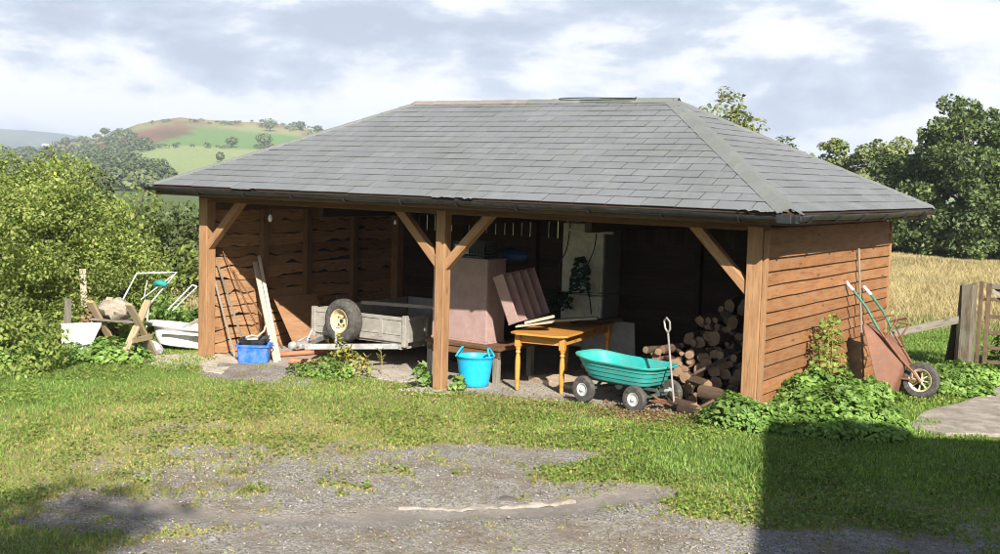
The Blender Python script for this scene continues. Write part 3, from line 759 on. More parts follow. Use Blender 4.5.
stick((1.22, .40, fz), (.12, 1.02, 1.13), .075, .03, WD_PALE, 'batten', 'broad pale batten, the front one leaning behind the blue crate', 'batten')
stick((1.14, .55, fz), (.10, 1.12, 1.22), .05, .03, WD_PALE, 'batten', 'narrow pale batten just behind the broad one', 'batten')
stick((.95, .72, fz), (.10, 1.22, .85), .045, .03, WD_GREY, 'batten', 'shorter grey batten leaning behind the two pale ones', 'batten')
m = MB(); m.obox(Vector((.52, 1.75, .185)), Vector((0, 1, 0)), Vector((-.55, 0, .84)).normalized(), Vector((.84, 0, .55)).normalized(), .95, .92, .014)
tag(m.build('plywood_sheet', WD_PLY, bevel=.002), 'reddish brown plywood sheet leaning in the left corner behind the battens', 'plywood')
m = MB(); m.obox(Vector((.40, 2.55, .12)), Vector((0, .2, 1)).normalized(), Vector((.3, 1, -.2)).normalized(), Vector((1, -.3, .05)).normalized(), .8, .05, .03)
tag(m.build('batten', WD_GREY), 'grey upright batten between the plywood sheet and the trailer', 'batten')

# --- blue crate with black tray and odds and ends
t = thing('storage_crate', 'bright blue plastic crate on the gravel beside the left post', 'crate', (.98, .20, -.245), (0, 0, rad(36)))
def rrect(a, b, r, n=5):
    out = []
    for cx, cy, s in ((a-r, b-r, 0), (-a+r, b-r, 90), (-a+r, -b+r, 180), (a-r, -b+r, 270)):
        for i in range(n): q = rad(s+90*i/(n-1)); out.append((cx+r*math.cos(q), cy+r*math.sin(q)))
    return out
def vessel(mm, secs, **k):
    """stack of closed 2D loops (list of (loop, z)) joined to a skin"""
    n = len(secs[0][0]); vs = []; gs = []
    for lp, z in secs:
        zs = z if isinstance(z, (list, tuple)) else [z]*n
        for (x, y), zz_ in zip(lp, zs): vs.append((x, y, zz_)); gs.append((x, y, zz_))
    fs = [tuple(reversed(range(n)))]
    for i in range(len(secs)-1):
        for j in range(n):
            j2 = (j+1) % n; fs.append((i*n+j, i*n+j2, (i+1)*n+j2, (i+1)*n+j))
    fs.append(tuple((len(secs)-1)*n+j for j in range(n)))
    return mm.add(vs, gs, fs, smooth=True, **k)
m = MB(); R_ = rrect
vessel(m, [(R_(.21, .15, .03), 0), (R_(.215, .155, .03), .10), (R_(.225, .165, .03), .24), (R_(.245, .185, .03), .245), (R_(.245, .185, .03), .275), (R_(.235, .175, .03), .28), (R_(.222, .162, .03), .275), (R_(.205, .145, .03), .02)])
body = m.build('crate_body', BLUE, t, sharp=30)
for sx in (-1, 1):
    m = MB(); m.tube([(sx*.245, -.06, .255), (sx*.27, -.055, .25), (sx*.27, .055, .25), (sx*.245, .06, .255)], .008, 6); m.build('grip', BLUE, t)
# moulded ribs and the worn pale lettering-like scuffs on the long face
m = MB()
for xx in (-.15, -.05, .05, .15): m.bx(xx-.006, xx+.006, -.168, -.158, .03, .23)
m.build('rib', BLUE, t)
t = thing('seed_tray', 'black tray of garden oddments resting on the blue crate', 'tray', (.96, .22, .033), (rad(3), rad(-4), rad(30)))
m = MB(); vessel(m, [(R_(.17, .125, .03), 0), (R_(.2, .15, .03), .075), (R_(.21, .16, .03), .08), (R_(.195, .145, .03), .078), (R_(.165, .12, .03), .01)]); m.build('tray_body', BLACKP, t, sharp=30)
m = MB(); m.tube([(-.12, 0, .09), (-.05, .05, .11), (.05, .0, .10), (.14, .05, .17), (.17, .05, .25)], .014, 6); m.build('offcut', WD_PALE, t)
m = MB(); m.box((-.02, -.03, .06), (.16, .1, .05), .4); m.build('rag', m_plain('grey rag', (.32, .29, .25), .9), t, bevel=.012, seg=2)

# --- clay pipes
t = thing('drain_pipe', 'orange clay drain pipe lying behind the blue crate', 'pipe', (.98, .9, -.195), (0, 0, rad(68)))
m = MB(); ax = (1, 0, 0); m.lathe([(.030, -.35), (.038, -.35), (.038, .5), (.055, .52), (.058, .62), (.045, .62), (.030, .5)], 20, ax=ax, ring=True); m.build('pipe_body', ORANGEC, t)
t = thing('drain_pipe', 'short orange clay pipe bend lying under the trailer coupling', 'pipe', (1.78, .52, -.18), (0, 0, rad(30)))
m = MB(); m.tube([(-.28, 0, 0), (-.1, 0, 0), (.05, .03, 0), (.16, .12, 0)], [.04, .038, .038, .038], 16); m.lathe([(.045, -.30), (.052, -.28), (.05, -.22), (.036, -.20)], 18, ax=(1, 0, 0)); m.build('pipe_body', ORANGEC, t)

# --- trailer, parked nose out
tr = thing('box_trailer', 'grey steel box trailer parked nose outwards in the left bay', 'trailer', (2.32, 0, -.22), (0, 0, rad(2)))
tw = .84; yb = .98; yl = 3.3; z0, z1 = .40, .76
m = MB(); m.bx(-tw, tw, yb, yb+.02, z0, z1)
m.bx(-tw+.02, tw-.02, yb-.014, yb-.001, z1-.05, z1-.005); m.bx(-tw+.02, tw-.02, yb-.014, yb-.001, z0+.005, z0+.05); m.bx(-tw+.06, tw-.06, yb-.010, yb-.001, z0+.10, z0+.125)
for xx in (-.42, 0, .42): m.bx(xx-.03, xx+.03, yb-.018, yb-.002, z0+.052, z1-.052)
m.build('front_panel', TRGREY, tr, bevel=.003)
for sx in (-1, 1):
    m = MB(); m.bx(sx*tw-.012, sx*tw+.012, yb+.05, yl-.04, z0, z1); m.bx(sx*(tw+.012), sx*(tw+.03), yb+.06, yl-.05, z1-.045, z1)
    m.bx(sx*(tw+.012), sx*(tw+.03), yb+.06, yl-.05, z0, z0+.05)
    for q in (1.5, 2.1, 2.7): m.bx(sx*(tw+.012), sx*(tw+.032), q-.03, q+.03, z0+.051, z1-.046)
    m.build('side_panel', TRGREY, tr, bevel=.003)
    m = MB(); m.bx(sx*tw-.035, sx*tw+.035, yb-.03, yb+.045, z0-.06, z1+.025); m.build('corner_pillar', TRGREY, tr, bevel=.006)
    m = MB(); m.beam((sx*.04, -.22, .40), (sx*.72, 1.1, .33), .055, .075); m.build('drawbar', STEEL, tr, bevel=.005)
    w = MB(); prof = [(.14, -.075), (.22, -.09), (.27, -.08), (.29, -.05), (.295, 0), (.29, .05), (.27, .08), (.22, .09), (.14, .075)]
    w.lathe(prof, 28, c=(sx*(tw+.16), 2.15, .29), ax=(1, 0, 0), ring=True); wh = w.build('wheel', RUBBER, tr)
    r_ = MB(); r_.lathe([(.0, .02), (.05, .03), (.09, .0), (.13, .03), (.145, .07), (.145, -.07)], 20, c=(sx*(tw+.16), 2.15, .29), ax=(sx, 0, 0)); r_.build('rim', RIMC, wh)
m = MB(); m.bx(-tw, tw, yl, yl+.02, z0, z1); m.build('tail_panel', TRGREY, tr)
m = MB(); m.bx(-tw+.02, tw-.02, yb+.02, yl, z0-.03, z0-.005); m.bx(-tw+.05, -tw+.1, yb, yl, z0-.1, z0-.031); m.bx(tw-.1, tw-.05, yb, yl, z0-.1, z0-.031); m.bx(-tw-.08, tw+.08, 2.12, 2.18, z0-.14, z0-.101)
m.build('floor', TRGREY, tr)
m = MB(); m.tube([(0, -.42, .44), (0, -.3, .43), (0, -.15, .42)], [.035, .042, .05], 10); m.lathe([(.0, -.46), (.05, -.45), (.062, -.40), (.04, -.36)], 14, c=(0, 0, .43), ax=(0, 1, 0)); m.box((0, -.2, .41), (.12, .22, .06)); m.beam((0, -.3, .48), (0, -.08, .54), .03, .02)
m.build('coupling', STEEL, tr, bevel=.004)
m = MB(); m.tube([(0, -.12, .47), (.03, -.05, .62), (.05, .05, .58)], .01, 6); m.build('lever', STEEL, tr)
m = MB(); m.tube([(.03, .45, .0), (.03, .45, .55)], .021, 10); m.tube([(.03, .45, .55), (.03, .45, .6), (.12, .43, .6)], .009, 6); m.lathe([(.0, 0), (.06, .003), (.06, .014), (.0, .02)], 14, c=(.03, .45, 0)); m.build('prop_stand', STEEL, tr)
# spare wheel bolted upright in front of the panel
sw = MB(); c = (-.06, .72, .66); axs = Vector((-.12, -1, .02)).normalized()
sw.lathe([(.165, -.08), (.20, -.105), (.27, -.105), (.30, -.085), (.315, -.05), (.312, -.03), (.316, -.028), (.318, .0), (.316, .028), (.312, .03), (.315, .05), (.30, .085), (.27, .105), (.20, .105), (.165, .08)], 40, c=c, ax=axs, ring=True)
s_ = sw.build('spare_tyre', RUBBER, tr, sharp=50)
sw = MB(); sw.lathe([(.0, .035), (.04, .04), (.06, .05), (.08, .035), (.11, .02), (.135, .03), (.15, .07), (.168, .098), (.172, .098), (.165, .06), (.165, -.06), (.0, -.06)], 32, c=c, ax=axs); sw.build('rim', RIMC, s_)
sw = MB(); f1, f2, f3 = frame(axs)
for k in range(4):
    a = rad(45+90*k); q = Vector(c)+axs*.035+(f2*math.cos(a)+f3*math.sin(a))*.075; sw.lathe([(.0, .022), (.012, .02), (.012, 0)], 6, c=q, ax=axs)
sw.lathe([(.0, .02), (.028, .018), (.03, -.02)], 16, c=Vector(c)+axs*.035, ax=axs); sw.build('hub_nuts', BLACKP, s_)
m = MB(); m.bx(-.02, .02, .75, .98, .42, .46); m.bx(-.03, .03, .8, .84, .42, .7); m.build('wheel_bracket', TRGREY, tr)
m = MB(); m.beam((1.9, 1.5, .62), (3.15, 1.75, .63), .06, .05); tag(m.build('plank', WD_PALE), 'pale plank resting across the top of the trailer', 'plank')

# --- pink cabinet on its dark bench, crate and sack above
bn = thing('workbench', 'low dark timber bench holding the pinkish cabinet', 'bench', (4.2, 1.3, -.17), (0, 0, rad(-2)))
m = MB(); m.bx(-.62, .66, -.42, .5, .43, .48); m.bx(-.6, .64, -.40, -.36, .33, .429); m.build('bench_top', WD_BEAM, bn, bevel=.005)
for (x, y) in ((-.55, -.36), (.58, -.36), (-.55, .42), (.58, .42)):
    m = MB(); m.bx(x-.04, x+.04, y-.04, y+.04, -.02, .429); m.build('leg', WD_GREY, bn, bevel=.004)
cb = thing('cabinet', 'faded pinkish wooden cabinet standing on the dark bench', 'cabinet', (4.05, 1.33, .312), (0, 0, rad(-4)))
m = MB(); m.bx(-.48, .48, -.28, -.262, .02, 1.12); m.build('front_board', WD_PINK, cb, bevel=.003)
m = MB(); m.bx(.463, .48, -.261, .12, .02, 1.12); m.bx(-.48, -.463, -.261, .12, .02, 1.12); m.bx(-.463, .463, .10, .12, .02, 1.12); m.bx(-.49, .49, -.29, .13, 1.121, 1.14); m.bx(-.49, .49, -.29, .13, -.005, .019); m.build('carcass', WD_PINK, cb, bevel=.003)
m = MB()
for z in (.08, .35, .62, .9, 1.07):
    for x in (-.45, .45): m.lathe([(.0, .006), (.008, .004), (.009, 0)], 8, c=(x, -.281, z), ax=(0, -1, 0))
m.build('screws', STEEL, cb)
ct = thing('plastic_crate', 'black plastic crate with a grid of holes on top of the pink cabinet', 'crate', (4.14, 1.23, 1.455), (0, 0, rad(4)))
m = MB(); A_, B_, H_ = .25, .17, .22
m.bx(-A_, A_, -B_, B_, 0, .012)
for zz_ in (.012, .05, .09, .13, .17, .2):
    h_ = .012
    m.bx(-A_, A_, -B_, -B_+.008, zz_, zz_+h_); m.bx(-A_, A_, B_-.008, B_, zz_, zz_+h_); m.bx(-A_, -A_+.008, -B_+.008, B_-.008, zz_, zz_+h_); m.bx(A_-.008, A_, -B_+.008, B_-.008, zz_, zz_+h_)
for i in range(11):
    x = -A_+.012+(2*A_-.024)*i/10
    m.bx(x-.006, x+.006, -B_+.001, -B_+.007, .0125, .2); m.bx(x-.006, x+.006, B_-.007, B_-.001, .0125, .2)
for i in range(7):
    y = -B_+.02+(2*B_-.04)*i/6; m.bx(-A_+.001, -A_+.007, y-.006, y+.006, .0125, .2); m.bx(A_-.007, A_-.001, y-.006, y+.006, .0125, .2)
m.build('crate_body', m_plain('dark grey plastic', (.03, .03, .03), .4), ct)
m = MB(); m.box((-.1, -.18, .11), (.22, .006, .12)); ct2 = m.build('grey_panel', m_plain('pale crate label', (.35, .35, .33), .6), ct)
def sack(name, lab, cat, loc, r, mat, seed, sq=(1, 1, .75), rot=0):
    rng = np.random.default_rng(seed); m = MB(); prof = []; n = 18; k = 24
    vs = []; gs = []
    for i in range(n+1):
        ph = math.pi*i/n
        for j in range(k):
            th = 2*math.pi*j/k
            rr = r*(1+.22*(float(fbm(math.cos(th)*1.7+5+seed, math.sin(th)*1.7+ph*1.3, seed, 3))-.5)*2+.08*(float(vnoise(th*3, ph*5, seed))-.5))
            z = math.cos(ph)*rr*sq[2]; z = max(z, -r*.45)
            vs.append((math.sin(ph)*math.cos(th)*rr*sq[0], math.sin(ph)*math.sin(th)*rr*sq[1], z+r*.45)); gs.append((th*.3, ph*.3, 0))
    fs = [(i*k+j, (i+1)*k+j, (i+1)*k+(j+1) % k, i*k+(j+1) % k) for i in range(n) for j in range(k)]
    m.add(vs, gs, fs, smooth=True)
    return tag(m.build(name, mat, loc=loc, sharp=60), lab, cat)
sack('sack', 'crumpled dark blue sack beside the black crate on the cabinet', 'sack', (4.44, 1.75, 1.40), .16, m_plain('dark blue sheeting', (.01, .035, .09), .5), 3, (1.5, .8, .62))
m = MB(); m.tube([(4.2, 3.6, 1.78), (4.8, 3.58, 1.77), (5.0, 3.57, 1.765)], .022, 10); tag(m.build('tube', m_plain('white tube', (.62, .6, .54), .4)), 'long white tube hung level under the roof at the back', 'tube')

# --- blue flexible tub
tb = thing('garden_tub', 'sky blue two handled rubber tub in front of the bench', 'tub', (4.64, .60, -.178), (0, 0, rad(20)))
m = MB()
prof = [(.0, .0), (.16, .0), (.178, .012), (.188, .06), (.20, .14), (.215, .24), (.232, .345), (.242, .385), (.25, .388), (.252, .40), (.244, .403), (.234, .395), (.225, .345), (.208, .24), (.18, .04), (.16, .015), (.0, .012)]
m.lathe(prof, 36, sx=1.03, sy=.97); m.build('tub_body', TUBBLUE, tb, sharp=60)
for s in (-1, 1):
    m = MB(); pts = []
    for i in range(13):
        a = math.pi*i/12; pts.append((s*(.235-.06*math.sin(a)), -.10*math.cos(a), .385+.115*math.sin(a)))
    m.tube(pts, [.013]*13, 8); m.build('handle', TUBBLUE, tb)

# --- pine table
tbl = thing('pine_table', 'orange pine table with turned legs in the middle bay', 'table', (5.49, 1.45, -.14), (0, 0, rad(9)))
hw, hl = .355, .90
m = MB(); m.prism([(-hw-.03, -hl+.0), (-hw+.07, -hl-.07), (hw-.07, -hl-.07), (hw+.03, -hl+.03), (hw+.03, hl-.03), (hw-.07, hl+.07), (-hw+.07, hl+.07), (-hw-.03, hl-.03)], (0, 0, .735), (1, 0, 0), (0, 1, 0), (0, 0, 1), .026)
m.build('table_top', WD_PINE, tbl, bevel=.006, seg=2)
m = MB(); m.bx(-hw+.05, hw-.05, -hl+.06, -hl+.08, .61, .721); m.build('apron', WD_PINE, tbl)
m = MB(); m.bx(-hw+.05, hw-.05, hl-.08, hl-.06, .61, .721); m.build('apron', WD_PINE, tbl)
for s in (-1, 1):
    m = MB(); m.bx(s*(hw-.055)-.01, s*(hw-.055)+.01, -hl+.085, hl-.085, .61, .721); m.build('apron', WD_PINE, tbl)
for sx in (-1, 1):
    for sy in (-1, 1):
        m = MB(); cx, cy = sx*(hw-.05), sy*(hl-.07)
        m.bx(cx-.036, cx+.036, cy-.036, cy+.036, .56, .7205)
        m.lathe([(.0, 0), (.022, 0), (.026, .06), (.022, .10), (.03, .12), (.032, .2), (.034, .36), (.028, .44), (.022, .46), (.034, .485), (.024, .51), (.034, .535), (.035, .559), (.0, .559)], 16, c=(cx, cy, 0)); m.build('leg', WD_PINE, tbl, bevel=0)

# --- tilted pigeonhole rack and broken boards on the table
rk = thing('pigeonhole_rack', 'pinkish wooden rack with four slots leaning over on the table', 'rack', (5.14, .86, .69), (rad(-22), rad(-3), rad(92)))
m = MB(); HW, DP, HT = .80, .17, .66
m.bx(0, HW, DP-.01, DP, 0.013, HT-.013); m.build('back_board', WD_PINK, rk)
for i in range(5):
    m = MB(); x = HW*i/4; m.bx(x-.008, x+.008, 0, DP-.011, .013, HT-.013); m.build('divider', WD_PINK, rk, bevel=.002)
m = MB(); m.bx(-.01, HW+.01, -.005, DP, 0, .012); m.build('base_board', WD_PINK, rk)
m = MB(); m.bx(-.01, HW+.01, -.005, DP, HT-.012, HT); m.build('top_board', WD_PINK, rk)
for k, (p0, p1, w_, h_, mat_, lab) in enumerate([((5.22, .68, .655), (5.66, .86, .74), .17, .02, WD_PALE, 'split pale board lying at the front edge of the pine table'), ((5.3, .74, .70), (5.62, .95, .80), .12, .025, WD_PALE, 'second pale board lying across the split one on the table'), ((5.3, 1.25, .68), (5.95, 1.5, .76), .13, .03, WD_GREY, 'dull grey board on the table behind the pale ones'), ((5.45, 1.7, .64), (5.85, 2.3, .66), .16, .04, WD_BACK, 'dark board lying on the far half of the table')]):
    m = MB(); p0 = Vector(p0); p1 = Vector(p1); m.beam((0, 0, 0), p1-p0, w_, h_); tag(m.build('board', mat_, bevel=.004, loc=p0), lab, 'board')
m = MB(); m.obox(Vector((5.48, 2.65, .22)), Vector((1, .05, 0)).normalized(), Vector((0, -.12, 1)).normalized(), Vector((0, 1, .12)).normalized(), .85, .74, .02)
tag(m.build('grey_sheet', GREYB, bevel=.003), 'plain grey sheet standing behind the far legs of the pine table', 'sheet')

# --- fridge freezer at the back with a spray of ivy and cables in front
fr = thing('fridge_freezer', 'tall cream fridge freezer against the back wall', 'fridge', (4.28, 4.2, -.1), (0, 0, rad(1)))
m = MB(); m.bx(-.36, .36, -.22, .3, .02, 1.98); m.build('cabinet_body', m_plain('shaded cream side', (.22, .215, .17), .6, var=.1), fr, bevel=.012, seg=2)  # body is a darker cream than the doors, interior shade painted into it
for (a_, b_) in ((.05, .86), (.875, 1.97)):
    m = MB(); m.bx(-.36, .36, -.285, -.224, a_, b_); d_ = m.build('door', CREAM, fr, bevel=.012, seg=2)
    z_ = b_-.22 if b_ < 1 else a_+.05
    m = MB(); m.tube([(.31, -.287, z_), (.31, -.325, z_+.01), (.31, -.325, z_+.15), (.31, -.287, z_+.16)], .011, 8); m.build('handle', m_plain('white handle', (.75, .74, .7), .4), d_)
def cable(pts, r, lab):
    m = MB(); P_ = [Vector(p) for p in pts]; out = []
    for i in range(len(P_)-1):
        a, b = P_[max(i-1, 0)], P_[min(i+2, len(P_)-1)]
        for k in range(6):
            u = k/6; p, q = P_[i], P_[i+1]
            out.append(p*(2*u**3-3*u**2+1)+q*(3*u**2-2*u**3)+(q-a)*.5*(u**3-2*u*u+u)+(b-p)*.5*(u**3-u*u))
    out.append(P_[-1]); m.tube(out, r, 6); return tag(m.build('cable', BLACKP), lab, 'cable')
cable([(4.15, 3.75, 1.95), (4.12, 3.72, 1.5), (4.0, 3.7, 1.2), (4.02, 3.72, .85)], .009, 'black cable hanging down the left side of the fridge door')
cable([(4.62, 3.75, 1.95), (4.6, 3.72, 1.5), (4.45, 3.7, 1.1), (4.55, 3.7, .8), (4.58, 3.74, .5)], .009, 'black cable hanging down the right side of the fridge door')
cable([(3.7, 3.6, .98), (4.1, 3.5, .84), (4.7, 3.4, .86), (5.3, 3.4, .9)], .007, 'thin black cable sagging across in front of the fridge')

# --- green garden cart
gcart = thing('garden_cart', 'teal plastic tipping garden cart on four small wheels', 'cart', (6.98, .43, -.085), (0, 0, rad(-11)))
def traysec(z, f, inset=0):
    # loop of the tray at height z; f scales the flare; nose (-x) is rounded and rises
    n = 40; out = []
    for i in range(n):
        a = 2*math.pi*i/n; ca, sa = math.cos(a), math.sin(a)
        ex_ = .35 if ca > 0 else .62
        x = math.copysign(abs(ca)**ex_, ca)*(.60 if ca > 0 else .70); y = math.copysign(abs(sa)**.45, sa)*.335
        out.append((x*(f-.0)-(.0), y*f))
    return out
def rise(lp, base, amt): return [base + amt*max(0, (-x-.25)/.5)**1.6 for x, y in lp]
m = MB(); secs = []
for z, f in ((.30, .70), (.315, .76), (.36, .80), (.365, .825), (.42, .86), (.425, .885), (.48, .92), (.485, .945), (.535, .97), (.54, 1.03), (.557, 1.045), (.566, 1.03), (.556, .965), (.42, .84), (.34, .74)):
    lp = traysec(z, f); secs.append((lp, rise(lp, z, .05)))
vessel(m, secs); m.build('tray', TEAL, gcart, sharp=28).scale = (.93, .95, .93)
m = MB(); m.bx(-.5, .5, -.14, -.11, .245, .275); m.bx(-.5, .5, .11, .14, .245, .275); m.bx(-.4, -.36, -.3, .3, .15, .18); m.bx(.36, .40, -.3, .3, .15, .18)
for s in (-1, 1): m.beam((-.38, s*.12, .16), (-.3, s*.12, .26), .03, .03); m.beam((.38, s*.12, .16), (.3, s*.12, .26), .03, .03)
m.build('chassis', m_plain('dull green steel', (.06, .1, .09), .6, .3, dirt=(.12, .07, .04)), gcart)
for (x, y) in ((-.385, -.34), (.385, -.34), (-.385, .34), (.385, .34)):
    s = 1 if y > 0 else -1
    w = MB(); w.lathe([(.075, -.035), (.11, -.045), (.145, -.04), (.158, -.022), (.161, 0), (.158, .022), (.145, .04), (.11, .045), (.075, .035)], 28, c=(x, y, .162), ax=(0, 1, 0), ring=True); 
    wh = w.build('wheel', RUBBER, gcart)
    r_ = MB(); r_.lathe([(.0, .048), (.02, .048), (.022, .03), (.05, .022), (.062, .034), (.078, .038), (.08, -.03)], 20, c=(x, y, .162), ax=(0, s, 0)); r_.build('rim', m_plain('dusty white rim', (.5, .5, .47), .5, dirt=(.25, .2, .15)), wh)
m = MB(); m.tube([(.40, -.02, .17), (.52, -.02, .12), (.66, -.02, .10)], .016, 8); m.box((.52, -.02, .12), (.16, .16, .03)); m.build('steering_yoke', WD_RUST, gcart, bevel=.003)
m = MB(); hb = Vector((.72, -.04, .12)); ht = Vector((.60, -.05, .93)); m.tube([hb, hb.lerp(ht, .5), ht], .012, 8)
u_ = (ht-hb).normalized(); s_ = Vector((1, -.25, 0)).normalized()
m.tube([ht, ht+u_*.05-s_*.045, ht+u_*.13-s_*.05, ht+u_*.17, ht+u_*.13+s_*.05, ht+u_*.05+s_*.045, ht+u_*.001], .012, 8); m.tube([(.66, -.02, .10), hb], .014, 8)
m.build('pull_handle', m_plain('worn grey steel', (.33, .30, .27), .55, .3, dirt=(.2, .13, .09)), gcart)

# --- firewood
def log_mesh(L, r, seed):
    rng = random.Random(seed); k = 12; m = MB(); rr = [r*rng.uniform(.85, 1.12) for _ in range(k)]
    if rng.random() < .35:                                      # split log: one side flattened
        a0 = rng.randrange(k)
        for q in range(4): rr[(a0+q) % k] *= .62
    n = 5; vs = []; gs = []
    bend = rng.uniform(-.02, .02)
    for i in range(n+1):
        t_ = i/n
        for j in range(k):
            a = 2*math.pi*j/k; q = rr[j]*(1+rng.uniform(-.03, .03))
            vs.append((math.cos(a)*q+bend*math.sin(math.pi*t_), -L/2+L*t_, math.sin(a)*q)); gs.append((t_*L, q*math.cos(a), q*math.sin(a)))
    m.add(vs, gs, [(i*k+j, i*k+(j+1) % k, (i+1)*k+(j+1) % k, (i+1)*k+j) for i in range(n) for j in range(k)], smooth=True)
    m.add([vs[j] for j in range(k)], [gs[j] for j in range(k)], [tuple(range(k))], m=1); m.add([vs[n*k+j] for j in range(k)], [gs[n*k+j] for j in range(k)], [tuple(reversed(range(k)))], m=1)
    return m
LOGP = []
for s in range(14):
    L = random.uniform(.30, .40); r = [.032, .045, .058, .07, .085, .04, .052][s % 7]
    o = log_mesh(L, r, s).build('firewood_log', [BARK, LOGEND], sharp=50); LOGP.append((o, r, L))
used = set(); rngl = random.Random(11)
def place_log(x, y, z, rz, rx=0, pick=None, lab='short cut log in the woodpile by the right end wall', grp='cut logs in the woodpile'):
    i = pick if pick is not None else rngl.randrange(14); src, r, L = LOGP[i]
    if i in used: o = src.copy(); COL.objects.link(o)
    else: o = src; used.add(i)
    o.location = (x, y, z); o.rotation_euler = (rx, rngl.uniform(0, 6.28) if False else 0, rz)
    tag(o, lab, 'log', grp); return o
# pile: heaped ranks rising to the right and back
for (yr, xs, xe, hmax, zf) in ((1.0, 6.66, 8.35, .62, 1), (1.42, 6.85, 8.4, .95, 1), (1.84, 6.95, 8.4, 1.2, 1)):
    z = .02; row = 0
    while z < hmax:
        sh = row*.055
        x = xs+sh+rngl.uniform(0, .08)
        while x < xe:
            i = rngl.randrange(14); r = LOGP[i][1]
            lim = .55+.6*min(1, (x-xs+.1)/.9)
            if z < hmax*lim + .05 and (yr < 1.2 or z > (hmax-.26)*lim-.22) and not (row > 2 and rngl.random() < .08):
                place_log(x+r, yr+rngl.uniform(-.07, .07), z+rngl.uniform(-.02, .02)+gz(x, yr)*.6, rngl.uniform(-.5, .5)+.25, rngl.uniform(-.08, .08), i)
            x += 2*r*rngl.uniform(.92, 1.1)
        z += .092; row += 1
for (x, y, z, rz, pk, lab) in [(7.78, .30, .05, 1.15, 4, 'thick pale log lying crosswise at the front of the woodpile'), (7.95, .10, .03, 1.0, 3, 'front log on the ground between cart handle and right post'), (8.12, .38, .19, 1.3, 11, 'yellowish log on top of the two front logs'), (7.55, .52, .05, .6, 2, 'small log just behind the cart handle'), (7.86, .55, .27, 1.0, 9, 'reddish split log above the thick pale log'), (8.3, .62, .08, .9, 10, 'log lying close behind the right post')]:
    place_log(x, y, z, rz, 0, pk, lab, 'cut logs in the woodpile')
stick((8.0, .15, .02), (8.45, .75, .42), 0, 0, BARK, 'branch', 'thin bare branch poking up beside the right post', 'branch', r=.022)
stick((7.75, .6, .35), (8.42, 1.0, .78), 0, 0, BARK, 'branch', 'long dark branch lying over the top of the woodpile', 'branch', r=.02)
for k, (x, y, z, r, lab) in enumerate([(7.6, 2.9, -.05, .42, 'big black rubbish sack low behind the woodpile'), (8.2, 2.9, .0, .42, 'black sack in the back right corner by the wall')]):
    sack('rubbish_sack', lab, 'sack', (x, y, z), r, BLACKP, 20+k, (1, 1, 1.2))

# --- outside right: wheelbarrow, pole, posts, gate
wc = Vector((9.74, 2.85, .225)); hl_ = Vector((8.82, 2.78, 1.37)); hr_ = Vector((8.82, 3.42, 1.33)); hm_ = (hl_+hr_)/2
X_ = (wc-hm_).normalized(); Y_ = (hr_-hl_); Y_ = (Y_-X_*Y_.dot(X_)).normalized(); Z_ = X_.cross(Y_).normalized()
if Z_.x > 0: Y_ = -Y_; Z_ = X_.cross(Y_).normalized()
Mx = Matrix(((X_.x, Y_.x, Z_.x, wc.x), (X_.y, Y_.y, Z_.y, wc.y), (X_.z, Y_.z, Z_.z, wc.z), (0, 0, 0, 1)))
wb = thing('wheelbarrow', 'rusty brown wheelbarrow with green handles tipped up against the side wall', 'wheelbarrow', mat=Mx)
Lb = (hm_-wc).length
m = MB()
prof = [(.135, -.045), (.165, -.055), (.205, -.05), (.224, -.025), (.227, 0), (.224, .025), (.205, .05), (.165, .055), (.135, .045)]
m.lathe(prof, 32, ax=(0, 1, 0), ring=True); wh = m.build('wheel', RUBBER, wb)
m = MB()
m.lathe([(.138, -.05), (.142, -.046), (.138, 0), (.142, .046), (.138, .05), (.118, .03), (.118, -.03)], 28, ax=(0, 1, 0), ring=True); m.lathe([(.0, -.06), (.022, -.06), (.022, .06), (.0, .06)], 12, ax=(0, 1, 0))
for k in range(8):
    a = 2*math.pi*k/8; m.beam((math.cos(a)*.018, (-.02 if k % 2 else .02), math.sin(a)*.018), (math.cos(a)*.125, 0, math.sin(a)*.125), .012, .028, up=(0, 1, 0))
m.build('spoked_rim', m_plain('cream spokes', (.55, .46, .33), .5, dirt=(.25, .13, .06), dirt_amt=.6), wh)
for s in (-1, 1):
    m = MB(); m.tube([(.03, s*.075, 0), (-.12, s*.09, .0), (-.30, s*.16, .02), (-.75, s*.26, .03)], .016, 10); m.build('frame_tube', WD_RUST, wb)
    m = MB(); m.tube([(-.75, s*.26, .03), (-1.05, s*.29, .0), (-Lb+.14, s*.31, .02)], .016, 10); m.build('handle_tube', GREENP, wb)
    m = MB(); m.tube([(-Lb+.15, s*.31, .02), (-Lb, s*.31, .04)], .021, 10); m.build('grip', WHITE, wb)
    m = MB(); m.tube([(-.62, s*.235, .02), (-.72, s*.24, -.2), (-.80, s*.24, -.22), (-.90, s*.28, .01)], .013, 8); m.build('leg', WD_RUST, wb)
    m = MB(); m.tube([(.01, s*.07, .0), (-.16, s*.08, .2), (-.2, s*.1, .3)], .012, 8); m.build('front_strut', WD_RUST, wb)
m = MB(); m.tube([(-.72, -.24, -.19), (-.72, .24, -.19)], .01, 6); m.tube([(-.5, -.21, .0), (-.72, .24, -.17)], .008, 6); m.build('cross_stay', WD_RUST, wb)
lo = [(-.24, -.15), (-.70, -.19), (-.70, .19), (-.24, .15)]; hi = [(.08, -.25), (-.90, -.30), (-.90, .30), (.08, .25)]
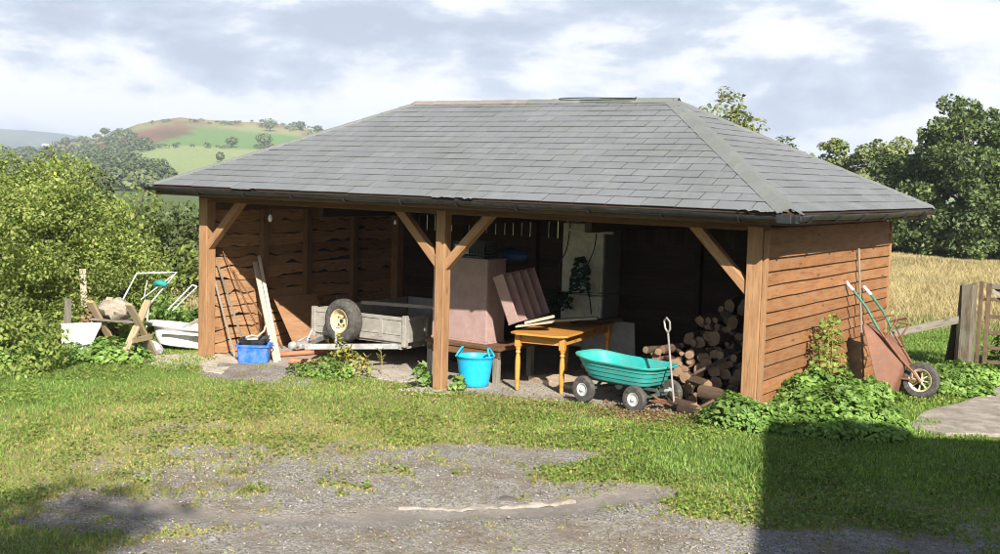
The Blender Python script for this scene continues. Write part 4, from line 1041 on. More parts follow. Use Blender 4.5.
def lerp_loop(t_, g=0):
    out = []
    for a, b in zip(lo, hi): out.append((a[0]+(b[0]-a[0])*t_, a[1]+(b[1]-a[1])*t_))
    # round the corners
    res = []
    for i in range(4):
        p0, p1, p2 = Vector(out[i-1]), Vector(out[i]), Vector(out[(i+1) % 4]); r = .07
        a = p1+(p0-p1).normalized()*r; b = p1+(p2-p1).normalized()*r
        for k in range(4): u = k/3; q = a*(1-u)**2+p1*2*u*(1-u)+b*u*u; c_ = sum((Vector(o_) for o_ in out), Vector((0, 0)))/4; q = c_+(q-c_)*(1-g); res.append(tuple(q))
    return res
zs_ = lambda lp, t_, o_=0: [.035+t_*(.10+.38*min(1.1, max(0, (x+.9)/1.0)))+o_ for x, y in lp]
secs = []
for t_, g_, o_ in ((0, 0, 0), (.35, 0, 0), (1, 0, 0), (1, -.03, .004), (1, -.03, .014), (1, .01, .012), (.35, .02, .006), (0, .03, .008)):
    lp = lerp_loop(t_, g_); secs.append((lp, zs_(lp, t_, o_)))
m = MB(); vessel(m, secs)
m.build('tray', m_plain('rust brown tray', (.155, .072, .042), .75, var=.3, nscale=5, dirt=(.22, .105, .055), dirt_amt=.6, bump=.3), wb, sharp=35)
m = MB(); m.tube([(8.97, 3.12, 0), (8.88, 3.13, .9), (8.80, 3.14, 1.78)], .014, 8); o = m.build('pole', WD_GREY); tag(o, 'thin wooden pole leaning on the side wall behind the wheelbarrow', 'pole')

def rough_post(name, lab, loc, w, h, mat, seed, lean=(0, 0), top=.1):
    rng = random.Random(seed); m = MB(); n = 9; k = 12; vs = []; gs = []
    prof = [rng.uniform(.85, 1.1) for _ in range(k)]
    for i in range(n+1):
        t_ = i/n
        for j in range(k):
            a = 2*math.pi*j/k; q = w/2*prof[j]*(1+.05*math.sin(t_*5+j)+rng.uniform(-.03, .03)); sq_ = 1/max(abs(math.cos(a)), abs(math.sin(a)))**.3
            z = -.15+(h+.15)*t_ + (rng.uniform(-top, top*.3) if i == n else 0)
            vs.append((math.cos(a)*q*sq_+lean[0]*t_, math.sin(a)*q*sq_+lean[1]*t_, z)); gs.append((z, math.cos(a)*q, math.sin(a)*q))
    m.add(vs, gs, [(i*k+j, i*k+(j+1) % k, (i+1)*k+(j+1) % k, (i+1)*k+j) for i in range(n) for j in range(k)])
    c_ = len(vs); vs2 = vs[n*k:]+[(lean[0], lean[1], h-.08)]
    m.add(vs2, [(0, 0, 0)]*len(vs2), [(j, (j+1) % k, k) for j in range(k)])
    return tag(m.build(name, mat, loc=loc), lab, 'post')
rough_post('gate_post', 'thick cracked weathered grey gate post', (9.70, 5.33, 0), .25, 1.27, m_wood('old oak', (.12, .10, .07), dark=.2, light=1.7, grey=(.15, .145, .11), bump=1.0), 4, top=.05)
rough_post('old_sleeper_post', 'short dark leaning post behind the weathered gate post', (9.46, 5.5, 0), .2, .76, m_wood('dark oak', (.05, .045, .032), dark=.4), 5, (.10, .0), .03)
t = thing('metal_post', 'thin rusty upright post carrying the field gate', 'post', (9.84, 5.42, 0))
m = MB(); m.bx(-.025, .025, -.025, .025, -.1, 1.3); m.build('shaft', RUSTG, t, bevel=.004)
for z in (.35, 1.05):
    m = MB(); m.tube([(0, 0, z), (.09, .01, z)], .016, 8); m.build('hinge', RUSTG, t)
gt = thing('field_gate', 'dark brown barred field gate overgrown with ivy', 'gate', (9.94, 5.43, .06), (0, 0, rad(6)))
GL = 3.2
for z in (.12, .32, .53, .76, 1.0, 1.18):
    m = MB(); m.beam((.03, 0, z), (GL-.03, 0, z), .03, .05 if z < 1.1 else .07); m.build('rail', WD_GREY if z > 1.1 else RUSTG, gt, bevel=.004)
for x in (0, GL/2, GL):
    m = MB(); m.bx(x-.03, x+.03, -.03, .03, .05, 1.22); m.build('stile', RUSTG, gt, bevel=.004)
m = MB(); m.beam((.05, -.035, 1.12), (GL/2-.05, -.035, .2), .02, .05); m.build('brace', WD_GREY, gt, bevel=.003)
m = MB(); m.beam((.08, .04, 1.15), (.5, .04, .85), .02, .1); m.build('loose_board', WD_GREY, gt)
stick((8.82, 4.72, .52), (9.62, 5.28, .76), .035, .1, WD_GREY, 'fence_rail', 'split grey rail from the shed corner to the weathered gate post', 'rail')

# --- outside left: sawhorse with log, basin, chair frame, bath, stakes
sb = thing('sawhorse', 'weathered timber sawhorse with two crossed leg pairs', 'sawhorse', (-.74, -.84, -.25), (0, 0, rad(-74)))
def xpair(y, x0):
    for s in (-1, 1):
        m = MB(); m.beam((x0-s*.40, y+s*.024, -.02), (x0+s*.27, y+s*.024, .84), .045, .11, up=(0, 1, 0)); m.build('leg', OLDP, sb, bevel=.004)
OLDP = m_wood('old pine', (.33, .25, .14), dark=.55, grey=(.30, .28, .23))
xpair(.33, 0); xpair(-.33, 0)
m = MB(); m.bx(-.11, .11, -.45, .30, .535, .565); m.build('shelf_board', WD_GREY, sb, bevel=.004)
m = MB(); m.bx(-.24, .24, .385, .41, .27, .35); m.build('cross_tie', OLDP, sb, bevel=.003)
def gnarly(name, lab, loc, L, r, rz, seed, mat):
    rng = random.Random(seed); m = MB(); k = 14; n = 12; vs = []; gs = []
    for i in range(n+1):
        t_ = i/n; e = math.sin(math.pi*(.08+.84*t_))**.5
        for j in range(k):
            a = 2*math.pi*j/k; q = r*e*(1+.55*(float(fbm(t_*5+seed, a*1.3, seed, 3))-.5)*2)
            vs.append((-L/2+L*t_, math.cos(a)*q, math.sin(a)*q)); gs.append((t_*L, math.cos(a)*q, math.sin(a)*q))
    m.add(vs, gs, [(i*k+j, i*k+(j+1) % k, (i+1)*k+(j+1) % k, (i+1)*k+j) for i in range(n) for j in range(k)]+[tuple(range(k)), tuple(n*k+j for j in reversed(range(k)))], smooth=True)
    o = m.build(name, mat, loc=loc, sharp=35); o.rotation_euler = (0, rad(4), rz); return tag(o, lab, 'log')
gnarly('gnarled_log', 'gnarled pale log resting on top of the sawhorse', (-.80, -.86, .46), .50, .15, rad(10), 3, m_wood('bleached log', (.33, .27, .2), dark=.3, light=1.4, grey=(.42, .39, .34), bump=1))
stick((-1.22, -1.36, -.3), (-1.2, -1.38, .62), .085, .05, WD_GREY, 'stake', 'left of two grey stakes in front of the hedge', 'stake')
stick((-2.02, -.46, -.35), (-2.06, -.5, .95), .09, .05, WD_PALE, 'stake', 'paler taller stake between the grey stake and the sawhorse', 'stake')
t = thing('enamel_panel', 'white enamel panel propped on edge left of the sawhorse', 'panel', (-1.02, -1.32, -.16), (rad(-8), 0, rad(42)))
m = MB(); m.prism([(-.24, 0), (.12, .0), (.30, .42), (-.26, .40)], (0, 0, 0), (1, 0, 0), (0, 0, 1), (0, 1, 0), .025); m.build('panel_body', WHITE, t, bevel=.006, seg=2)
m = MB(); m.tube([(-.26, -.01, .41), (.0, -.012, .42), (.30, -.01, .43)], .016, 8); m.build('rolled_edge', WHITE, t)
cf = thing('chair_frame', 'white tubular metal chair frame tipped on the junk by the sawhorse', 'chair frame', (-1.36, -.20, -.02)); cf.scale = (.72, .72, .72)
c1, c2, c3, c4 = Vector((-.15, -.08, .62)), Vector((.14, .12, 1.30)), Vector((.78, .66, 1.34)), Vector((.33, .28, .62))
m = MB(); m.tube([c1, c1.lerp(c2, .5), c2, c2.lerp(c3, .5), c3, c3.lerp(c4, .5), c4], .019, 8); m.build('back_loop', PIPEPALE, cf)
m = MB(); m.tube([c1+Vector((.05, .1, -.45)), c1], .019, 8); m.tube([c4+Vector((-.1, 0, -.75)), c4], .019, 8); m.build('lower_tube', PIPEPALE, cf)
m = MB(); m.tube([c4.lerp(c3, .02)+Vector((-.15, -.1, .1)), c3], .013, 8); m.tube([Vector((.32, .25, 1.16)), Vector((.28, .2, .8))], .012, 8); m.build('stay', PIPEPALE, cf)
m = MB(); m.tube([Vector((.55, .62, .52)), Vector((1.05, .85, 1.08))], .018, 8); m.tube([Vector((.62, .68, .5)), Vector((1.12, .92, 1.04))], .014, 8); m.tube([Vector((1.05, .85, 1.08)), Vector((1.12, .92, 1.04))], .014, 8); m.build('folded_leg', PIPEPALE, cf)
t = sack('cloth', 'scrap of teal cloth caught in the white chair frame', 'cloth', (-1.0, .12, .72), .10, m_plain('teal cloth', (.02, .22, .2), .8), 9, (1.4, .8, .6))
t = sack('rubble_sack', 'grey white sack slumped under the sawhorse', 'sack', (-.72, -.25, -.25), .16, m_plain('grey white sack', (.42, .42, .42), .7, var=.35, nscale=9), 10, (1.2, .8, .7))
bt = thing('bath', 'grey rimmed white fibreglass bath lying outside the left post', 'bath', (-.72, .42, -.245), (0, rad(7), rad(50)))
m = MB()
def bsec(f, n=28):
    return [(math.copysign(abs(math.cos(2*math.pi*i/n))**.6, math.cos(2*math.pi*i/n))*.62*f, math.copysign(abs(math.sin(2*math.pi*i/n))**.7, math.sin(2*math.pi*i/n))*.33*f) for i in range(n)]
vessel(m, [(bsec(.6), .03), (bsec(.72), .05), (bsec(.82), .16), (bsec(.88), .30), (bsec(1.0), .335), (bsec(1.02), .33), (bsec(1.02), .345), (bsec(.98), .355), (bsec(.86), .345), (bsec(.78), .16), (bsec(.62), .07)])
m.build('shell', WHITE, bt, sharp=40)
m = MB(); pts = [(x, y, .34) for x, y in bsec(1.03)]; m.tube(pts, .018, 6, closed=True); m.build('rim', m_plain('grey rim', (.42, .40, .36), .6, dirt=(.2, .17, .13)), bt)
stick((-.75, -.05, .05), (-.12, .38, .02), .1, .03, WHITE, 'white_board', 'narrow white board lying below the bath', 'board')
stick((-.55, .3, .12), (-.18, .62, .42), .05, .03, WD_GREY, 'board', 'grey offcut sticking up behind the bath', 'board')
stick((-.62, .22, .1), (-.28, .52, .36), .05, .03, WD_GREY, 'board', 'second grey offcut leaning left of the first', 'board')

# --- the house whose shadow falls over the right foreground (it stands outside the picture)
hs = thing('farmhouse', 'cream rendered farmhouse standing beside the yard', 'house', (0, 0, 0))
Cn = Vector((14.6, -5.45)); d1 = Vector((.356, -.934)).normalized(); d2 = Vector((.885, .466)).normalized(); EH = 5.0
foot = [Cn, Cn+d2*9, Cn+d2*9+d1*11, Cn+d1*11]; cen2 = sum(foot, Vector((0, 0)))/4
fw_ = [cen2+(p-cen2)*.955 for p in foot]
m = MB(); m.add([(p.x, p.y, -.3) for p in fw_]+[(p.x, p.y, EH-.1) for p in fw_], [(p.x, p.y, 0) for p in fw_]*2, [(0, 1, 5, 4), (1, 2, 6, 5), (2, 3, 7, 6), (3, 0, 4, 7)]); m.build('wall', m_plain('cream render', (.5, .46, .38), .9, var=.08), hs)
m = MB(); r1 = cen2+d1*3.0; r0 = cen2-d1*3.0
m.add([(p.x, p.y, EH-.08) for p in foot]+[(r0.x, r0.y, EH+1.2), (r1.x, r1.y, EH+1.2)]+[(p.x, p.y, EH-.18) for p in foot], [(p.x, p.y, 0) for p in foot]+[(0, 0, 0)]*6, [(0, 1, 4), (1, 2, 5, 4), (2, 3, 5), (3, 0, 4, 5), (6, 7, 1, 0), (7, 8, 2, 1), (8, 9, 3, 2), (9, 6, 0, 3), (9, 8, 7, 6)]); m.build('roof', SHINGLE, hs)
Zv = Vector((0, 0, 1)); D1 = Vector((d1.x, d1.y, 0)); N1 = Vector((-d1.y, d1.x, 0)); N1 = N1 if N1.x < 0 else -N1
for q in (2.2, 5.5, 8.8):
    for zc in (1.4, 3.7):
        if q == 5.5 and zc < 2: continue
        b3 = Vector((fw_[0].x, fw_[0].y, zc))+D1*q
        m = MB(); m.obox(b3+N1*.02, Zv, D1, N1, 1.2, 1.0, .06); w_ = m.build('window', WHITE, hs, bevel=.005)
        m = MB(); m.obox(b3+N1*.055, Zv, D1, N1, 1.05, .85, .012); m.build('pane', m_plain('dark glass', (.03, .035, .04), .08), w_)
m = MB(); m.obox(Vector((fw_[0].x, fw_[0].y, 1.0))+D1*5.5+N1*.03, Zv, D1, N1, 2.0, .95, .08); m.build('door', GREENP, hs, bevel=.005)
# ------------------------------------------------------------------ vegetation
def leaf_mesh(C, Nrm, size, aspect=.55, rng=RNG, jitter=.35):
    """one pointed four-sided leaf per centre; Nrm = preferred normals"""
    n = len(C); N = Nrm + rng.normal(0, jitter, (n, 3)); N /= np.linalg.norm(N, axis=1)[:, None]+1e-9
    T = rng.normal(0, 1, (n, 3)); T -= N*(T*N).sum(1)[:, None]; T /= np.linalg.norm(T, axis=1)[:, None]+1e-9
    B = np.cross(N, T); s = (size*rng.uniform(.45, 1.5, n))[:, None]
    V = np.stack([C-T*s*.5, C+B*s*aspect*.5-T*s*.05+N*s*.07, C+T*s*.5, C-B*s*aspect*.5-T*s*.05+N*s*.07], 1).reshape(-1, 3)
    F = np.arange(4*n).reshape(-1, 4)
    return V, F
def crown_pts(n, rad3, nclump, cr, rng, zcut=-1, shell=.5, seedgap=0, bumps=.25):
    """points in clumps spread through an uneven ellipsoid; returns points, outward normals, clump number"""
    cc = []
    while len(cc) < nclump:
        u = rng.normal(0, 1, 3); u /= np.linalg.norm(u); q = rng.uniform(0, 1)**(1/3*shell+.05)
        lump = 1+bumps*(float(vnoise(math.atan2(u[1], u[0])*1.6+seedgap, u[2]*2.2+seedgap, 5))-.5)*2
        p = u*q*lump
        if p[2] < zcut: continue
        cc.append(p)
    cc = np.array(cc); cs = rng.uniform(.6, 1.35, nclump)*cr
    k = rng.choice(nclump, n, p=cs**2/(cs**2).sum())
    d = rng.normal(0, 1, (n, 3)); d /= np.linalg.norm(d, axis=1)[:, None]; r = rng.uniform(.35, 1, n)**.5
    off = d*(r*cs[k])[:, None]; off[:, 2] *= .75
    P = cc[k]*np.array(rad3) + off
    nr = d*.6 + cc[k]*.5 + np.array([0, 0, .45])
    return P, nr, k, cc*np.array(rad3)
def limbs(mb, base, tips, r0, rng, n=5, wob=.12):
    for tp in tips:
        b = Vector(base); tp = Vector(tp); L = (tp-b).length; pts = []
        for i in range(n+1):
            u = i/n; p = b.lerp(tp, u) + Vector(rng.normal(0, 1, 3))*wob*L*.12*math.sin(math.pi*u) + Vector((0, 0, L*.08*math.sin(math.pi*u)))
            pts.append(p)
        mb.tube(pts, [r0*(1-.85*i/n) for i in range(n+1)], 6)
BARKT = m_wood('tree bark', (.10, .082, .06), dark=.4, light=1.4, bump=1, knots=False)
def tree(name, lab, cat, x, y, h, rad3, nleaf, leaf, mat, seed, group=None, trunk_r=.18, nclump=60, cr=.5, zc=None, shell=.6, zcut=-1, stems=1, gap=0, z=None, bumps=.3, aspect=.6):
    rng = np.random.default_rng(seed); z = gz(x, y)-.05 if z is None else z
    t = thing(name, lab, cat, (x, y, z), group=group)
    zc = h-rad3[2] if zc is None else zc
    P, N, k, cc = crown_pts(nleaf, rad3, nclump, cr, rng, zcut, shell, seed, bumps)
    P = P + np.array([0, 0, zc]); P = P[P[:, 2] > .02]; N = N[:len(P)]
    V_, F_ = leaf_mesh(P, N, leaf, aspect, rng, .5)
    crnd = rng.uniform(0, 1, nclump)
    kk = k[:len(P)]
    r_ = np.clip(rng.uniform(0, 1, len(P))*.65 + crnd[kk]*.35, 0, 1)
    np_obj('foliage', V_, F_, mat, r_, t)
    tb = MB(); top = cc[np.argsort(-cc[:, 2])][:max(6, nclump//6)] + np.array([0, 0, zc])
    if stems == 1:
        hh = max(zc-rad3[2]*.35, h*.25)
        tb.tube([(0, 0, -.1), (rng.normal(0, .03), rng.normal(0, .03), hh*.5), (0, 0, hh), (0, 0, min(h*.85, hh+rad3[2]))], [trunk_r*1.25, trunk_r, trunk_r*.75, trunk_r*.2], 9)
        sel = cc[rng.choice(len(cc), min(14, len(cc)), replace=False)] + np.array([0, 0, zc])
        limbs(tb, (0, 0, hh*.9), [tuple(q) for q in sel if q[2] > hh*.8], trunk_r*.45, rng)
    else:
        sel = cc[rng.choice(len(cc), stems, replace=False)] + np.array([0, 0, zc])
        for q in sel: limbs(tb, (q[0]*.25, q[1]*.25, -.05), [(q[0]*1.12, q[1]*1.12, zc+(q[2]-zc)*1.12+.12)], trunk_r, rng)
    if tb.v: tb.build('trunk' if stems == 1 else 'stems', BARKT, t)
    return t
L_HEDGE = m_leaf('hedge leaf', [(.07, .11, .024), (.15, .205, .045), (.22, .275, .07), (.32, .35, .11), (.42, .37, .16)], .35)
L_HEDGE2 = m_leaf('hedge leaf greener', [(.075, .11, .025), (.15, .20, .05), (.23, .28, .075), (.34, .35, .12)], .35)
L_MID = m_leaf('mid leaf', [(.04, .058, .022), (.075, .10, .035), (.11, .14, .05), (.17, .19, .08)], .25)
L_DARK = m_leaf('dark leaf', [(.035, .055, .022), (.065, .095, .034), (.105, .145, .05), (.21, .245, .105)], .2)
L_LIGHT = m_leaf('light leaf', [(.09, .115, .04), (.14, .17, .06), (.19, .22, .085), (.24, .26, .12)], .25)
L_FAR = m_leaf('far leaf', [(.05, .075, .032), (.085, .11, .045), (.135, .15, .065)], .15)
L_NETTLE = m_leaf('nettle leaf', [(.08, .15, .035), (.14, .24, .055), (.20, .31, .08), (.30, .40, .14)], .35, .5, 3)
L_YEL = m_leaf('yellowing leaf', [(.12, .16, .03), (.24, .27, .05), (.34, .33, .08), (.30, .20, .08)], .3)
L_YELG = m_leaf('pale weed leaf', [(.12, .19, .04), (.2, .27, .06), (.30, .34, .10), (.34, .28, .10)], .35)
L_BRN = m_leaf('dead leaf', [(.12, .07, .035), (.2, .13, .07), (.28, .2, .11)], .1)

# hedge shrubs on the left
HEDGE = [(-60.7, 18.3, 2.95, (1.6, 1.5, 1.5), 'leftmost yellow green hedge shrub at the very edge of the picture', L_HEDGE),
         (-57.6, 19.6, 3.05, (1.5, 1.4, 1.65), 'tall yellow green hedge shrub second from the left edge', L_HEDGE),
         (-55.5, 20.4, 2.95, (1.2, 1.2, 1.6), 'bushy yellow green hedge shrub above the two grey stakes', L_HEDGE2),
         (-53.7, 21.2, 2.35, (1.15, 1.1, 1.35), 'green hedge shrub above the sawhorse, right end of the hedge top', L_HEDGE2),
         (-52.3, 21.5, 1.65, (.95, .9, .95), 'low bramble shrub behind the white chair frame', L_HEDGE)]
for i, (az_, d_, h_, r3, lab, mt) in enumerate(HEDGE):
    x, y, z = P3(az_, d_)
    tree('hedge_shrub', lab, 'shrub', x, y, h_, r3, int(27000*r3[0]*r3[2]/2.2), .055, mt, 40+i, 'shrubs of the left hedge', .022, 90, .34, zc=h_-r3[2]-.0, shell=.55, stems=34, bumps=.3)
x, y, z = P3(-57.8, 17.5); tree('bramble', 'low green bramble at the foot of the hedge by the left edge', 'bramble', x, y, .9, (1.5, .7, .75), 5000, .07, L_HEDGE2, 60, 'brambles at the hedge foot', .012, 50, .25, stems=6)
x, y, z = P3(-55.3, 19.2); tree('bramble', 'low green bramble behind the two grey stakes', 'bramble', x, y, .8, (1.1, .6, .65), 4000, .07, L_HEDGE2, 61, 'brambles at the hedge foot', .012, 40, .25, stems=6)
x, y, z = P3(-50.6, 20.4); tree('bramble', 'bright green bramble below the gap beside the left post', 'bramble', x, y, .62, (1.1, .6, .5), 3500, .07, L_NETTLE, 62, 'brambles at the hedge foot', .012, 40, .2, stems=6)
# darker trees beyond the hedge, left of the shed
for i, (az_, d_, h_, r3, lab) in enumerate([(-53.3, 25, 2.5, (1.5, 1.5, 1.7), 'dark bush rising behind the right end of the hedge'), (-51.6, 27, 2.1, (1.7, 1.6, 1.6), 'dark green hawthorn behind the white chair frame'), (-49.7, 28, 1.95, (1.7, 1.6, 1.5), 'dark green bush just left of the left post'), (-47.6, 28.5, 1.9, (1.8, 1.6, 1.5), 'dark bush hidden behind the left corner of the shed'), (-55.6, 27, 3.0, (1.7, 1.5, 1.7), 'dark bush behind the middle of the hedge'), (-45, 29, 2.6, (1.8, 1.6, 1.5), 'dark bush behind the shed back wall')]):
    x, y, z = P3(az_, d_)
    tree('hawthorn', lab, 'bush', x, y, h_, r3, 9000, .12, L_MID if i else L_HEDGE2, 70+i, 'dark bushes beyond the hedge', .06, 80, .4, zc=h_-r3[2], shell=.6, stems=7, zcut=-1)

# right hand trees beyond the meadow
def ftree(az_, d_, top, r3, lab, mt, seed, n=9000, leaf=.26, cr=.75, nc=70, name='tree', cat='tree', grp='trees beyond the meadow', zc=None, **k):
    x, y, z = P3(az_, d_); h = CAM[2]+top*d_ - z
    return tree(name, lab, cat, x, y, h, r3, n, leaf, mt, seed, grp, .28, nc, cr, zc=(zc if zc is not None else h-r3[2]), **k)
ftree(-12.1, 70, .059, (3.2, 3.0, 5.0), 'largest dark tree standing at the right beyond the meadow', L_DARK, 81, 26000, .24, .8, 110, zc=4.6)
ftree(-10.2, 72, .051, (2.6, 2.6, 4.2), 'dark tree cut off by the right edge of the picture', L_DARK, 82, 15000, .24, .8, 70, zc=4.2)
ftree(-13.9, 73, .036, (1.9, 2, 3.4), 'dark shaded tree close against the left side of the largest tree', L_MID, 83, 10000, .24, .7, 60, zc=3.5)
ftree(-15.3, 74, .020, (2.1, 2, 3.2), 'low dark tree just right of the shed roof corner', L_DARK, 84, 11000, .24, .7, 60, zc=3.0)
ftree(-16.3, 88, .0345, (2.3, 2.3, 3.2), 'pale feathery tree above the right roof corner', L_LIGHT, 85, 12000, .3, .7, 55, bumps=.45)
ftree(-18.0, 90, .031, (2.0, 2.0, 2.8), 'pale feathery tree left of the other pale tree', L_LIGHT, 86, 9000, .3, .65, 45, bumps=.5)
ftree(-14.9, 86, .030, (1.6, 1.6, 3), 'pale green tree between the feathery trees and the dark ones', L_LIGHT, 87, 8000, .3, .6, 40, bumps=.5)
for i, a_ in enumerate((-17.6, -16.0, -14.4, -13.0, -11.6, -10.0, -8.2)):
    x, y, z = P3(a_, 69.0+(i % 3)*1.3)
    tree('thicket_bush', ['far left dark bush at the meadow edge, behind the shed corner', 'dark bush at the meadow edge right beside the shed wall', 'dark bush at the meadow edge below the low dark tree', 'dark bush at the meadow edge left of the largest tree', 'dark bush under the largest tree', 'dark bush at the meadow edge near the right side of the picture', 'dark bush at the meadow edge outside the right side'][i], 'bush', x, y, 3.0, (2.0, 1.4, 1.7), 6000, .22, L_DARK, 90+i, 'bushes along the meadow edge', .08, 45, .6, zc=1.35, stems=5)
ftree(-23.15, 42, .0725, (1.55, 1.5, 1.8), 'sparse leafy treetop showing behind the right end of the ridge', m_leaf('ash leaf', [(.07, .085, .02), (.13, .15, .03), (.2, .2, .05)], .3), 98, 2600, .15, .42, 34, bumps=.5, shell=.8)
ftree(-20.1, 60, .0325, (1.3, 1.3, 1.8), 'small treetop peeping over the right roof slope', L_MID, 99, 2500, .2, .5, 30, bumps=.4)

# distant woods, hedgerows and single trees on the hill
def hill_at(px_, py_):
    d = FW + RT*((px_-500)/F_PX) - UP*((py_-277)/F_PX)
    az_ = math.degrees(math.atan2(d[0], d[1])); te = d[2]/math.hypot(d[0], d[1])
    ce = float(np.interp(az_, [a for a, _ in CREST], [e for _, e in CREST]))
    s = max(0, min(1, (te+.0225)/(ce+.0225)))**(1/.9)
    return az_, HD0+(HD1-HD0)*s
def blob_pts(x, y, r, h, n, rng):
    z = gz(x, y); u = rng.normal(0, 1, (n, 3)); u /= np.linalg.norm(u, axis=1)[:, None]
    u[:, 2] = np.abs(u[:, 2])*1.0-.15
    q = rng.uniform(.55, 1, n)[:, None]
    return np.array([x, y, z+h*.4]) + u*q*np.array([r, r, h*.6]), u + np.array([0, 0, .3])
def wood(lab, pts, rng, mat, leaf=1.6, n=70):
    Ps, Ns = [], []
    for (x, y, r, h) in pts:
        P, N = blob_pts(x, y, r, h, n, rng); Ps.append(P); Ns.append(N)
    V_, F_ = leaf_mesh(np.vstack(Ps), np.vstack(Ns), leaf, .75, rng, .3)
    rr = np.repeat(rng.uniform(0, 1, len(pts)), n)*.6 + rng.uniform(0, .4, n*len(pts))
    return tag(np_obj('wood', V_, F_, mat, rr), lab, 'wood', None, 'stuff')
rw = np.random.default_rng(5)
def scatter(poly_px, n, rr, hh):
    out = []
    for _ in range(n):
        a = rw.uniform(0, 1); k = a*(len(poly_px)-1); i = min(int(k), len(poly_px)-2); f = k-i
        p, q = poly_px[i], poly_px[i+1]
        X = p[0]+(q[0]-p[0])*f; Y0 = p[1]+(q[1]-p[1])*f; Y1 = p[2]+(q[2]-p[2])*f
        az_, d = hill_at(X, rw.uniform(Y0, Y1)); x, y, z = P3(az_, d); s = rw.uniform(.7, 1.3)
        out.append((x, y, rr*s, hh*s))
    return out
wood('distant wood along the ridge left of the hill', scatter([(20, 152, 166), (60, 146, 166), (95, 139, 162), (125, 134, 155), (150, 148, 152)], 115, 4.4, 6.0), rw, L_FAR, 2.0)
wood('dark wood in the valley below the pale pasture', scatter([(88, 156, 172), (112, 158, 178), (135, 168, 188), (152, 178, 192), (163, 182, 192)], 150, 4.6, 8.5), rw, L_FAR, 1.6)
wood('woodland in the valley beyond the hedge', scatter([(-60, 160, 185), (0, 158, 188), (40, 156, 188), (70, 160, 190), (100, 176, 192), (170, 190, 193)], 380, 5, 8), rw, L_FAR, 1.8)
wood('hedgerow between the green and the pale pasture', scatter([(112, 150, 152), (160, 147.5, 149), (230, 147, 148.5), (300, 147, 148.5), (350, 147, 149)], 90, 2.2, 3.2), rw, L_FAR, 1.2, 40)
wood('dark scrub along the bleached hill top', scatter([(150, 122, 126), (200, 121.5, 124), (260, 123, 129), (300, 125, 134), (330, 133, 140)], 60, 2.6, 3.4), rw, L_FAR, 1.2, 40)
for k, (px_, py_, r_, h_, lab) in enumerate([(318, 133, 4.5, 7.5, 'lone round tree on the skyline right of the hill top'), (300, 131, 6, 9, 'pair forming tree left of the lone skyline tree'), (270, 132, 8, 12, 'big round tree on the hill top'), (264, 147, 7, 11, 'round tree in the hedgerow below the hill top'), (232, 147, 5, 8, 'smaller round tree left in the hedgerow'), (220, 163, 2.5, 6, 'small tree alone in the pale pasture'), (132, 172, 5, 10, 'pointed tree standing out above the dark valley wood'), (157, 178, 6, 9, 'round tree at the right end of the dark valley wood'), (66, 147, 5, 9, 'tree at the left end of the ridge wood'), (105, 136, 5, 8, 'tree on the ridge wood where the heather begins')]):
    az_, d = hill_at(px_, py_); x, y, z = P3(az_, d); t = thing('hill_tree', lab, 'tree', (x, y, z), group='single trees on the hill')
    rg = np.random.default_rng(200+k); u = rg.normal(0, 1, (260, 3)); u /= np.linalg.norm(u, axis=1)[:, None]
    V_, F_ = leaf_mesh(u*rg.uniform(.5, 1, (260, 1))*np.array([r_, r_, h_*.42])+np.array([0, 0, h_*.58]), u, 1.5, .8, rg, .3)
    np_obj('crown', V_, F_, L_FAR, rg.uniform(0, 1, 260), t)
    m = MB(); m.tube([(0, 0, -.5), (0, 0, h_*.6)], [h_*.05, h_*.03], 6); m.build('trunk', BARKT, t)
az_, d = hill_at(46, 152); x, y, z = P3(az_, d)
hb_ = thing('far_barn', 'tiny white roofed barn among the ridge wood at far left', 'barn', (x, y, z+4.5), (0, 0, rad(35)))
hb_.scale = (.38, .38, .3)
m = MB(); m.bx(-8, 8, -4, 4, -1, 4); m.build('wall', GREYB, hb_); m = MB(); m.prism([(-4.6, 4), (4.6, 4), (0, 6.5)], (0, 0, 0), (0, 1, 0), (0, 0, 1), (1, 0, 0), 17); m.build('roof', m_plain('white roof', (.8, .8, .78), .5), hb_)

